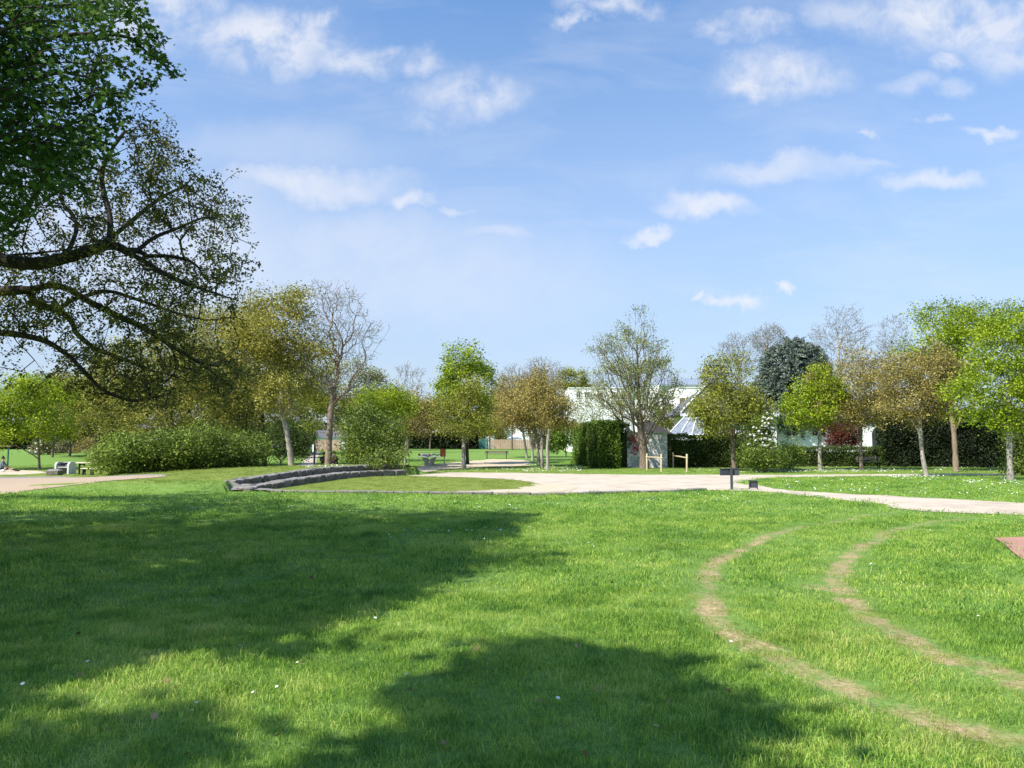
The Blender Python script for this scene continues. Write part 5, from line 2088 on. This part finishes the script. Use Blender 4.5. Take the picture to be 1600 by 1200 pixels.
def slate_house():
    Y = 70
    root = thing('slate_house', 'house with steep dark slate roof, white fascia and glazed conservatory behind the hedge', 'house', (17.5, Y, .4))
    zE = at(1080, 647, Y)[2]
    zR = at(1100, 598, Y + 4)[2]
    xl, xr = at(1062, 650, Y)[0], at(1215, 650, Y)[0]
    m = MB()
    m.box(((xl + xr) / 2 + .6, Y + 4, zE / 2), (xr - xl - 1.2, 7.4, zE), 0, .02)
    m.build('wall', WHITE, root)
    # hipped roof: gable edge leaning right
    m = MB()
    xr0 = at(1108, 600, Y + 4)[0]
    A = np.array([(xl, Y - .3, zE), (xr + .3, Y - .3, zE), (xr + .3, Y + 8.3, zE), (xl, Y + 8.3, zE), (xr0, Y + 4, zR), (xr - 2, Y + 4, zR)])
    m.add(A, [(0, 1, 5, 4), (1, 2, 5), (2, 3, 4, 5), (3, 0, 4), (0, 3, 2, 1)])
    m.build('roof', ROOF, root)
    m = MB()
    m.box(((xl + xr) / 2, Y - .38, zE - .08), (xr - xl, .14, .28), 0, .01)
    m.tube([(xl - .02, Y - .34, zE + .08), (xr0 - .02, Y + 3.9, zR + .1)], .09, 6)
    m.build('fascia', WHITE_T, root)
    # conservatory: sloping glazed roof
    x0, x1 = at(1044, 678, Y - 3.2)[0], at(1100, 678, Y - 3.2)[0]
    zc0, zc1 = at(1050, 680, Y - 3.2)[2], zE - .35
    m = MB()
    lo = [(x0, Y - 3.2, zc0), (x1, Y - 3.2, zc0)]
    hi = [(xl + .3, Y - .5, zc1), (x1 + .6, Y - .5, zc1)]
    m.prism([lo[0], lo[1], hi[1], hi[0]], (0, 0, .05))
    m.build('glass_roof', GLASS_C, root)
    m = MB()
    for t in (0, .33, .66, 1):
        p = np.array(lo[0]) * (1 - t) + np.array(lo[1]) * t
        q = np.array(hi[0]) * (1 - t) + np.array(hi[1]) * t
        m.tube([p + [0, -.02, .06], q + [0, -.02, .06]], .06, 6)
    m.tube([np.array(lo[0]) + [0, -.03, .04], np.array(lo[1]) + [0, -.03, .04]], .06, 6)
    m.box(((x0 + x1) / 2, Y - 3.1, zc0 / 2), (x1 - x0, .12, zc0 - .06), 0, .01)
    m.build('glazing_bars', WHITE_T, root)


slate_house()


def shed():
    Y = 66
    c = at(1030, 680, Y)
    root = thing('garden_shed', 'shed with dark brown pitched roof behind the concrete hut', 'shed', (c[0], Y, .2))
    x0, x1 = at(1012, 680, Y)[0], at(1054, 680, Y)[0]
    z0, z1 = at(1030, 679, Y)[2], at(1015, 656, Y + 2)[2]
    m = MB()
    m.box(((x0 + x1) / 2, Y + 2, z0 / 2), (x1 - x0 - .4, 3.6, z0), 0, .02)
    m.build('wall', WOOD_B, root)
    m = MB()
    xm0, xm1 = x0 + .1, x0 + .5
    A = np.array([(x0, Y, z0), (x1, Y, z0), (x1, Y + 4, z0), (x0, Y + 4, z0), (xm0, Y + 2, z1), (xm1, Y + 2, z1)])
    m.add(A, [(0, 1, 5, 4), (1, 2, 5), (2, 3, 4, 5), (3, 0, 4), (0, 3, 2, 1)])
    m.build('roof', ROOF_B, root)


shed()


def right_house():
    Y = 72
    root = thing('white_house', 'low white house with a dark arched doorway behind the low clipped hedge', 'house', (31, Y, .4))
    wall_block(1215, 1425, 655, Y, 8, root, WHITE, .3)
    zt = at(1300, 655, Y)[2]
    xl, xr = at(1210, 655, Y)[0], at(1432, 655, Y)[0]
    m = MB()
    A = np.array([(xl, Y - .4, zt), (xr, Y - .4, zt), (xr, Y + 8.4, zt), (xl, Y + 8.4, zt), (xl + 2, Y + 4, zt + 2.2), (xr - 2, Y + 4, zt + 2.2)])
    m.add(A, [(0, 1, 5, 4), (1, 2, 5), (2, 3, 4, 5), (3, 0, 4), (0, 3, 2, 1)])
    m.build('roof', ROOF, root)
    # arch
    a, b = at(1363, 700, Y), at(1382, 668, Y)
    m = MB()
    prof = [(a[0], Y - .03, .5), (b[0], Y - .03, .5)]
    cx, r = (a[0] + b[0]) / 2, (b[0] - a[0]) / 2
    for k in range(9):
        an = math.pi * k / 8
        prof.append((cx + r * math.cos(an), Y - .03, b[2] - r + r * math.sin(an)))
    m.prism(prof, (0, .06, 0))
    m.build('doorway', GLASS_D, root)
    window(1268, 1290, 664, 682, Y, root, GLASS_D)
    window(1400, 1415, 666, 682, Y, root, GLASS_D)
    window(1228, 1246, 664, 682, Y, root, GLASS_D)


right_house()


def far_house(label, px0, px1, py_eave, py_ridge, Y, wins, dep=8, roof=ROOF, n=None):
    c = at((px0 + px1) / 2, 690, Y)
    root = thing('far_house', label, 'house', (c[0], Y, 1.4), 'white houses beyond the field')
    wall_block(px0, px1, py_eave, Y, dep, root, WHITE, 1.2)
    zt = at(px0, py_eave, Y)[2]
    zr = at(px0, py_ridge, Y + dep / 2)[2]
    xl, xr = at(px0 - 2, 690, Y)[0], at(px1 + 2, 690, Y)[0]
    m = MB()
    m.prism([(xl, Y - .4, zt), (xl, Y + dep / 2, zr), (xl, Y + dep + .4, zt)], (xr - xl, 0, 0))
    m.build('roof', roof, root)
    for w in wins:
        window(*w, Y, root, GLASS_D, fw=.1)


far_house('white house with grey roof glimpsed left of the lime green tree', 640, 700, 655, 632, 142, [(648, 655, 668, 678), (668, 675, 666, 678), (686, 693, 666, 678)])
far_house('white house glimpsed between the lime green tree and the brown clump', 733, 772, 660, 644, 145, [(742, 748, 666, 674), (758, 764, 666, 674)])
far_house('tall white house behind the white parasols', 792, 842, 650, 636, 150, [(800, 805, 666, 680), (812, 818, 666, 680), (828, 834, 664, 676)])
far_house('white house glimpsed behind the bushes at the far left', 74, 120, 678, 664, 150, [(84, 90, 684, 692), (104, 110, 684, 692)])
far_house('white house glimpsed behind the picnic table bushes', 140, 250, 680, 664, 155, [(160, 166, 686, 693), (190, 196, 686, 693)])
far_house('white house glimpsed beyond the end of the footpath', 488, 540, 684, 672, 140, [(500, 506, 688, 695), (520, 526, 688, 695)])


def parasol(label, px, py, Y, w):
    p = gp((px - 800) / F * Y, Y)
    root = thing('parasol', label, 'parasol', p, 'white garden parasols')
    z = at(px, py, Y)[2]
    m = MB()
    m.tube([p, (p[0], p[1], z)], .03, 8)
    m.build('pole', STEEL, root)
    m = MB()
    k = 8
    vs = [(p[0], p[1], z + .05)] + [(p[0] + w * math.cos(2 * math.pi * i / k), p[1] + w * math.sin(2 * math.pi * i / k), z - .6) for i in range(k)]
    vs += [(x, y, zz - .04) for x, y, zz in vs]
    fs = [(0, 1 + i, 1 + (i + 1) % k) for i in range(k)] + [(9, 10 + (i + 1) % k, 10 + i) for i in range(k)] + [(1 + i, 10 + i, 10 + (i + 1) % k, 1 + (i + 1) % k) for i in range(k)]
    m.add(vs, fs)
    m.build('canopy', WHITE_T, root)


parasol('white parasol open above the far wooden fence, higher one', 814, 675, 134, 1.6)
parasol('white parasol open above the far wooden fence, lower one', 804, 680, 132, 1.4)
parasol('white parasol in the garden behind the slim trunk left of the table tennis table', 658, 682, 136, 1.3)


def board_fence(label, px0, px1, Y, h, mat, name='board_fence', n=14):
    x0, x1 = (px0 - 800) / F * Y, (px1 - 800) / F * Y
    base = gp((x0 + x1) / 2, Y)
    root = thing(name, label, 'fence', base)
    m = MB()
    rg = np.random.default_rng(int(px0))
    w = (x1 - x0) / n
    for i in range(n):
        m.box((x0 + w * (i + .5), Y + rg.normal(0, .008), base[2] + h / 2 + rg.normal(0, .02)), (w - .03, .04, h), 0, .008)
    m.build('boards', mat, root)
    m = MB()
    for z in (.25, .75):
        m.box(((x0 + x1) / 2, Y + .06, base[2] + h * z), (x1 - x0, .05, .1), 0, .01)
    m.build('rails', mat, root)


board_fence('reddish wooden board fence at the far side of the field', 764, 832, 126, 1.55, WOOD_F, n=22)
board_fence('green panel fence left of the reddish board fence', 748, 763.5, 126, 1.75, TEAL_P, 'panel_fence', n=4)
board_fence('pale wooden board fence beyond the end of the footpath', 490, 535, 108, 1.5, WOOD_F, n=16)


# ---------------------------------------------------------------- grass, daisies, dry leaves
def tuft(name, n, rad, hgt, wid, lean, seed, segs=2):
    rg = np.random.default_rng(seed)
    V, Fq, Ft, T = [], [], [], []
    for i in range(n):
        a = rg.uniform(0, 2 * math.pi)
        r = rad * math.sqrt(rg.random())
        x, y = r * math.cos(a), r * math.sin(a)
        h = hgt * rg.uniform(.5, 1.15)
        la = rg.uniform(0, 2 * math.pi)
        l = h * lean * rg.uniform(.2, 1.3)
        dx, dy = l * math.cos(la), l * math.sin(la)
        fa = rg.uniform(0, 2 * math.pi)
        wx, wy = wid * math.cos(fa) / 2, wid * math.sin(fa) / 2
        o = len(V)
        V += [(x - wx, y - wy, -.01), (x + wx, y + wy, -.01),
              (x + dx * .3 - wx * .85, y + dy * .3 - wy * .85, h * .55), (x + dx * .3 + wx * .85, y + dy * .3 + wy * .85, h * .55),
              (x + dx, y + dy, h * (1 - .25 * min(1, lean)))]
        Fq.append((o, o + 1, o + 3, o + 2))
        Ft.append((o + 2, o + 3, o + 4))
        T.append(np.clip(rg.normal(.45, .2), 0, 1))
    me = np_mesh(name, np.array(V), [np.array(Fq), np.array(Ft)], tint=np.array(T + T))
    me.materials.append(BLADE)
    return bpy.data.objects.new(name, me)


def gn_scatter(name, P, rot, scl, dry, pick, protos, label):
    me = bpy.data.meshes.new(name)
    me.vertices.add(len(P))
    me.vertices.foreach_set('co', np.ascontiguousarray(P, dtype=np.float32).ravel())
    for nm, arr, ty in (('rot', rot, 'FLOAT_VECTOR'), ('scl', scl, 'FLOAT'), ('dry', dry, 'FLOAT'), ('pick', pick, 'INT')):
        a = me.attributes.new(nm, ty, 'POINT')
        if ty == 'FLOAT_VECTOR':
            a.data.foreach_set('vector', np.ascontiguousarray(arr, dtype=np.float32).ravel())
        elif ty == 'INT':
            a.data.foreach_set('value', np.ascontiguousarray(arr, dtype=np.int32))
        else:
            a.data.foreach_set('value', np.ascontiguousarray(arr, dtype=np.float32))
    o = bpy.data.objects.new(name, me)
    col.objects.link(o)
    tag(o, label, kind='stuff')
    pc = bpy.data.collections.new(name + '_tufts')
    for q in protos:
        pc.objects.link(q)
    ng = bpy.data.node_groups.new(name, 'GeometryNodeTree')
    ng.interface.new_socket('Geometry', in_out='INPUT', socket_type='NodeSocketGeometry')
    ng.interface.new_socket('Geometry', in_out='OUTPUT', socket_type='NodeSocketGeometry')
    gi, go = ng.nodes.new('NodeGroupInput'), ng.nodes.new('NodeGroupOutput')
    mp = ng.nodes.new('GeometryNodeMeshToPoints')
    ip = ng.nodes.new('GeometryNodeInstanceOnPoints')
    ci = ng.nodes.new('GeometryNodeCollectionInfo')
    ci.inputs['Collection'].default_value = pc
    ci.inputs['Separate Children'].default_value = True
    ci.inputs['Reset Children'].default_value = True

    def att(nm, ty):
        n = ng.nodes.new('GeometryNodeInputNamedAttribute')
        n.data_type = ty
        n.inputs['Name'].default_value = nm
        return n.outputs['Attribute']
    e = ng.nodes.new('FunctionNodeEulerToRotation')
    lk = ng.links.new
    lk(gi.outputs[0], mp.inputs['Mesh'])
    lk(mp.outputs[0], ip.inputs['Points'])
    lk(ci.outputs[0], ip.inputs['Instance'])
    ip.inputs['Pick Instance'].default_value = True
    lk(att('pick', 'INT'), ip.inputs['Instance Index'])
    lk(att('rot', 'FLOAT_VECTOR'), e.inputs[0])
    lk(e.outputs[0], ip.inputs['Rotation'])
    lk(att('scl', 'FLOAT'), ip.inputs['Scale'])
    lk(ip.outputs[0], go.inputs[0])
    md = o.modifiers.new('scatter', 'NODES')
    md.node_group = ng
    return o


def grass():
    rg = np.random.default_rng(99)
    protos = []
    for i in range(5):
        protos.append(tuft(f'tuft_a{i}', 84, .16, .046, .0032, 1.15, i))
    for i in range(5):
        protos.append(tuft(f'tuft_b{i}', 54, .23, .044, .0058, 1.0, 10 + i))
    for i in range(5):
        protos.append(tuft(f'tuft_c{i}', 46, .36, .042, .012, .8, 20 + i))
    zones = [(2.6, 8.5, 135, 0, 1.0), (8.5, 19, 62, 1, 1.0), (19, 44, 16, 2, 1.0), (44, 75, 4.0, 2, 1.1)]
    Ps, Ss, Ks = [], [], []
    half = R(46)
    for r0, r1, dens, t, sc in zones:
        n = int(half * (r1 ** 2 - r0 ** 2) * dens)
        r = np.sqrt(rg.uniform(r0 ** 2, r1 ** 2, n))
        a = rg.uniform(-half, half, n)
        x, y = r * np.sin(a), r * np.cos(a)
        Ps.append(np.stack([x, y], -1))
        Ss.append(np.full(n, sc))
        Ks.append(np.full(n, t))
    P = np.vstack(Ps)
    S = np.concatenate(Ss)
    K = np.concatenate(Ks)
    x, y = P[:, 0], P[:, 1]
    keep = np.ones(len(P), bool)
    for poly in (GRAVEL_A, DIRT_T, PATH_L, COBB_L, RED, PATH_F, DIRT_L):
        m = inpoly(x, y, poly)
        keep &= ~m
    dl, sl, _, ovl = near_poly(x, y, LOWER)
    du, su, _, ovu = near_poly(x, y, UPPER)
    inw = ((sl > 0) & (dl < .95) & (ovl < .3)) | ((su > 0) & (du < .52) & (ovu < .3))
    keep &= ~inw
    w = worn_at(x, y)
    patch = .5 + .5 * np.sin(x * 7.3 + 2 * np.sin(y * 3.1)) * np.sin(y * 5.1 + 2 * np.sin(x * 2.7))
    keep &= rg.random(len(x)) > np.clip(w * (.05 + .95 * patch + .35 * sst(8, 12, y)), 0, .95)
    P, S, K, x, y, w = P[keep], S[keep], K[keep], x[keep], y[keep], w[keep]
    # long and short growth in patches
    pt = np.sin(x * 1.9 + 1.7 * np.sin(y * 1.1)) * np.sin(y * 1.6 + 1.3 * np.sin(x * .8))
    S = S * (1 + .2 * pt) * rg.uniform(.75, 1.18, len(S)) * (1 - .55 * w)
    dry = dry_at(x, y)
    S = S * (1 - .45 * dry)
    thatch = np.sin(x * 1.3 + 2.1 * np.sin(y * .9 + 1)) * np.sin(y * 1.7 + 1.6 * np.sin(x * 1.2)) + .5 * np.sin(3.7 * x + 2 * np.sin(2.9 * y))
    dry = np.maximum(dry, np.clip((thatch - .55) * .55, 0, .5))
    dry = np.clip(dry + rg.normal(0, .13, len(dry)) + .6 * w, 0, 1)
    Z = gz(x, y)
    rot = np.stack([rg.normal(.0, .12, len(x)), rg.normal(.10, .12, len(x)), rg.uniform(0, 6.28, len(x))], -1)
    pick = K * 5 + rg.integers(0, 5, len(K))
    gn_scatter('grass', np.stack([x, y, Z], -1), rot, S, dry, pick, protos, 'grass of the park lawns')
    print('grass tufts', len(x))


grass()


def daisies():
    rg = np.random.default_rng(5)
    C = []

    def band(px0, px1, py0, py1, n, size, clump=0):
        for _ in range(n):
            px, py = rg.uniform(px0, px1), rg.uniform(py0, py1)
            g = G(px, py)
            k = 1 if not clump else rg.integers(1, clump + 1)
            for _ in range(k):
                q = g + np.array([rg.normal(0, .12 * (k > 1)), rg.normal(0, .12 * (k > 1)), 0])
                C.append((q[0], q[1], float(gz(q[0], q[1])) + rg.uniform(.05, .08), size * rg.uniform(.7, 1.3)))
    band(1085, 1600, 730, 739, 300, .05, 3)
    band(1200, 1400, 734, 739, 160, .055, 4)
    band(1380, 1480, 744, 748, 50, .05, 4)
    band(1200, 1600, 746, 775, 130, .045, 3)
    band(1500, 1600, 752, 760, 40, .05, 3)
    band(820, 910, 727, 738, 150, .055, 3)
    band(690, 830, 733, 738, 60, .05, 3)
    band(500, 620, 726, 732, 30, .05, 3)
    band(480, 540, 729, 733, 30, .06, 3)
    band(980, 1200, 771, 790, 50, .028, 2)
    band(600, 830, 830, 850, 26, .022, 2)
    band(560, 900, 780, 800, 30, .025, 2)
    band(200, 700, 775, 800, 22, .028, 2)
    band(880, 1000, 855, 870, 10, .02, 1)
    band(0, 1600, 800, 1150, 22, .02, 1)
    C = np.array(C)
    bad = np.zeros(len(C), bool)
    for poly in (GRAVEL_A, DIRT_T, PATH_L, PATH_F):
        bad |= inpoly(C[:, 0], C[:, 1], poly)
    C = C[~bad]
    n = len(C)
    k = 8
    V, F = [], []
    vs = []
    ph, tl = rg.uniform(0, 6.28, n), rg.uniform(.2, .75, n)
    for i in range(k):
        a = 2 * math.pi * i / k
        rr = 1.0 if i % 2 else .8
        vs.append(np.stack([C[:, 0] + C[:, 3] * .6 * rr * math.cos(a), C[:, 1] + C[:, 3] * .6 * rr * math.sin(a), C[:, 2] + .01 + tl * .6 * C[:, 3] * np.cos(a - ph)], -1))
    V = np.stack(vs, 1).reshape(-1, 3)
    me = np_mesh('daisies', V, [np.arange(n * k).reshape(n, k)], tint=np.full(n, .6))
    o = link('daisies', me, L_WHITE)
    tag(o, 'white daisies scattered in the grass', kind='stuff')
    # dry leaves
    L = [G(*p) for p in [(360, 995), (900, 1020), (958, 918), (1015, 932), (735, 1055), (425, 1165), (940, 1090), (850, 1110), (290, 1195), (915, 1195), (470, 1050), (640, 1090), (1030, 1150), (180, 1140), (530, 1130), (760, 960), (1440, 1080), (120, 1000)]] + [G(rg.uniform(50, 1500), rg.uniform(860, 1190)) for _ in range(16)]
    P = np.array([[q[0] + rg.normal(0, .02), q[1], float(gz(q[0], q[1])) + .055] for q in L])
    V, Fq = star_leaves(P, .045, rg)
    o = link('fallen_leaves', np_mesh('fallen_leaves', V, [Fq], tint=rg.random(len(P))), leaf_mat('leaf_dead', (.14, .09, .04), (.24, .16, .08), (.36, .26, .14), .1))
    tag(o, 'dry brown leaves lying in the near grass', kind='stuff')


daisies()


# ---------------------------------------------------------------- sky, sun
def world():
    w = bpy.data.worlds.new('World')
    scene.world = w
    w.use_nodes = True
    t = w.node_tree
    t.nodes.clear()
    out = t.nodes.new('ShaderNodeOutputWorld')
    bg = t.nodes.new('ShaderNodeBackground')
    bg.inputs['Strength'].default_value = 0.128
    sky = t.nodes.new('ShaderNodeTexSky')
    sky.sky_type = 'NISHITA'
    sky.sun_disc = False
    sky.sun_elevation = SUN_EL
    sky.sun_rotation = math.atan2(-SUN_H[0], -SUN_H[1])
    sky.air_density = 1.15
    sky.dust_density = 0.9
    sky.ozone_density = 2.4
    sky.altitude = 50
    tc = t.nodes.new('ShaderNodeTexCoord')
    sep = t.nodes.new('ShaderNodeSeparateXYZ')
    L = t.links.new
    L(tc.outputs['Generated'], sep.inputs[0])

    def M(op, a, b=None, c=None, clamp=False):
        n = t.nodes.new('ShaderNodeMath')
        n.operation = op
        n.use_clamp = clamp
        for i, v in enumerate((a, b, c)):
            if v is None:
                continue
            if isinstance(v, (int, float)):
                n.inputs[i].default_value = v
            else:
                L(v, n.inputs[i])
        return n.outputs[0]
    yy = M('MAXIMUM', sep.outputs['Y'], .05)
    u = M('DIVIDE', sep.outputs['X'], yy)
    v = M('DIVIDE', sep.outputs['Z'], yy)
    cmb = t.nodes.new('ShaderNodeCombineXYZ')
    L(u, cmb.inputs[0])
    L(v, cmb.inputs[1])
    # ragged edges: shift the lookup by noise
    nz = t.nodes.new('ShaderNodeTexNoise')
    nz.inputs['Scale'].default_value = 9
    nz.inputs['Detail'].default_value = 7
    nz.inputs['Roughness'].default_value = .62
    L(cmb.outputs[0], nz.inputs['Vector'])
    sb = t.nodes.new('ShaderNodeVectorMath')
    sb.operation = 'SUBTRACT'
    L(nz.outputs['Color'], sb.inputs[0])
    sb.inputs[1].default_value = (.5, .5, .5)
    sc = t.nodes.new('ShaderNodeVectorMath')
    sc.operation = 'MULTIPLY'
    L(sb.outputs[0], sc.inputs[0])
    sc.inputs[1].default_value = (.16, .10, 0)
    ad = t.nodes.new('ShaderNodeVectorMath')
    ad.operation = 'ADD'
    L(cmb.outputs[0], ad.inputs[0])
    L(sc.outputs[0], ad.inputs[1])
    uv = ad.outputs[0]

    def mask(blobs):
        acc = None
        for px, py, rx, ry, st in blobs:
            d = ray(px, py)
            cu, cv = d[0] / d[1], d[2] / d[1]
            a = t.nodes.new('ShaderNodeVectorMath')
            a.operation = 'SUBTRACT'
            L(uv, a.inputs[0])
            a.inputs[1].default_value = (cu, cv, 0)
            b = t.nodes.new('ShaderNodeVectorMath')
            b.operation = 'MULTIPLY'
            L(a.outputs[0], b.inputs[0])
            b.inputs[1].default_value = (F / rx, F / ry, 0)
            l = t.nodes.new('ShaderNodeVectorMath')
            l.operation = 'LENGTH'
            L(b.outputs[0], l.inputs[0])
            mr = t.nodes.new('ShaderNodeMapRange')
            mr.interpolation_type = 'SMOOTHSTEP'
            mr.inputs['From Min'].default_value = 0.15
            mr.inputs['From Max'].default_value = 1.25
            mr.inputs['To Min'].default_value = st
            mr.inputs['To Max'].default_value = 0
            L(l.outputs['Value'], mr.inputs['Value'])
            acc = mr.outputs[0] if acc is None else M('MAXIMUM', acc, mr.outputs[0])
        return acc
    puffs = mask([(420, 65, 150, 66, .95), (330, 60, 60, 50, .7), (545, 95, 90, 36, .75), (625, 90, 70, 30, .7), (720, 155, 110, 58, .8), (235, 20, 140, 90, .85), (480, 40, 60, 30, .8),
                  (1160, 40, 78, 34, .75), (1225, 115, 120, 55, .85), (1190, 135, 60, 34, .95), (1500, 30, 210, 75, .95), (1330, 20, 120, 40, .6), (1480, 100, 50, 18, .75), (1420, 130, 60, 24, .45), (1580, 80, 70, 50, .7), (960, 12, 100, 26, .95), (900, 36, 44, 12, .7)])
    sheets = mask([(490, 283, 180, 40, .85), (350, 310, 130, 60, .45), (560, 375, 280, 75, .5), (770, 368, 90, 20, .5), (645, 308, 40, 19, .85), (716, 321, 32, 13, .6), (1215, 263, 170, 24, .62), (1340, 255, 90, 14, .4), (1450, 286, 95, 17, .75), (1105, 320, 78, 27, .95), (1020, 360, 38, 13, .8), (1150, 474, 44, 14, .95), (1104, 464, 20, 9, .8), (1231, 459, 19, 11, 1.0),
                    (1535, 212, 48, 11, .85), (1350, 210, 28, 11, .55), (1460, 192, 26, 9, .45), (1490, 140, 44, 18, .4), (280, 400, 330, 150, .6), (640, 430, 420, 110, .42), (430, 230, 260, 60, .3), (60, 350, 200, 160, .5)])
    n2 = t.nodes.new('ShaderNodeTexNoise')
    n2.inputs['Scale'].default_value = 16
    n2.inputs['Detail'].default_value = 8
    n2.inputs['Roughness'].default_value = .6
    n2.inputs['Distortion'].default_value = .4
    L(cmb.outputs[0], n2.inputs['Vector'])
    mr = t.nodes.new('ShaderNodeMapRange')
    mr.inputs['From Min'].default_value = .36
    mr.inputs['From Max'].default_value = .56
    L(n2.outputs['Fac'], mr.inputs['Value'])
    pf = M('MULTIPLY', puffs, M('MULTIPLY_ADD', mr.outputs[0], .8, .25), None, True)
    st = M('MULTIPLY', sheets, M('MULTIPLY_ADD', mr.outputs[0], .25, .8), None, True)
    st2 = t.nodes.new('ShaderNodeMapping')
    st2.inputs['Scale'].default_value = (2.2, 8.0, 1)
    st2.inputs['Rotation'].default_value = (0, 0, .12)
    L(cmb.outputs[0], st2.inputs[0])
    n3 = t.nodes.new('ShaderNodeTexNoise')
    n3.inputs['Scale'].default_value = 1.6
    n3.inputs['Detail'].default_value = 9
    n3.inputs['Roughness'].default_value = .62
    n3.inputs['Distortion'].default_value = .5
    L(st2.outputs[0], n3.inputs['Vector'])
    m3 = t.nodes.new('ShaderNodeMapRange')
    m3.inputs['From Min'].default_value = .46
    m3.inputs['From Max'].default_value = .78
    m3.inputs['To Max'].default_value = .3
    L(n3.outputs['Fac'], m3.inputs['Value'])
    dens = M('MAXIMUM', M('MAXIMUM', pf, st), m3.outputs[0])
    dens = M('MULTIPLY', dens, .82, None, True)
    mx = t.nodes.new('ShaderNodeMix')
    mx.data_type = 'RGBA'
    L(dens, mx.inputs[0])
    # thin pale veil low in the sky
    veil = t.nodes.new('ShaderNodeMapRange')
    veil.inputs['From Min'].default_value = .0
    veil.inputs['From Max'].default_value = .58
    veil.inputs['To Min'].default_value = .88
    veil.inputs['To Max'].default_value = 0
    L(sep.outputs['Z'], veil.inputs['Value'])
    v1 = t.nodes.new('ShaderNodeMix')
    v1.data_type = 'RGBA'
    L(veil.outputs[0], v1.inputs[0])
    tn = t.nodes.new('ShaderNodeMix')
    tn.data_type = 'RGBA'
    tn.blend_type = 'MULTIPLY'
    tn.inputs[0].default_value = 1
    L(sky.outputs[0], tn.inputs[6])
    tn.inputs[7].default_value = (.66, .95, 1.17, 1)
    L(tn.outputs[2], v1.inputs[6])
    v1.inputs[7].default_value = (3.05, 3.36, 4.15, 1)
    L(v1.outputs[2], mx.inputs[6])
    mx.inputs[7].default_value = (4.5, 4.6, 4.95, 1)
    L(mx.outputs[2], bg.inputs['Color'])
    L(bg.outputs[0], out.inputs[0])


world()
sun_d = bpy.data.lights.new('sun', 'SUN')
sun_d.energy = 5.0
sun_d.angle = R(.53)
sun_d.color = (1, .94, .84)
sun = bpy.data.objects.new('sun', sun_d)
col.objects.link(sun)
dirv = Vector((SUN_H[0] * math.cos(SUN_EL), SUN_H[1] * math.cos(SUN_EL), -math.sin(SUN_EL)))
sun.rotation_euler = dirv.to_track_quat('-Z', 'Y').to_euler()
sun.location = (-20, -30, 40)

vs = scene.view_settings
vs.view_transform = 'Standard'
vs.look = 'None'
vs.gamma = 1
vs.exposure = 0.64
scene.cycles.max_bounces = 6
scene.cycles.diffuse_bounces = 3
scene.cycles.glossy_bounces = 2
scene.cycles.transmission_bounces = 4
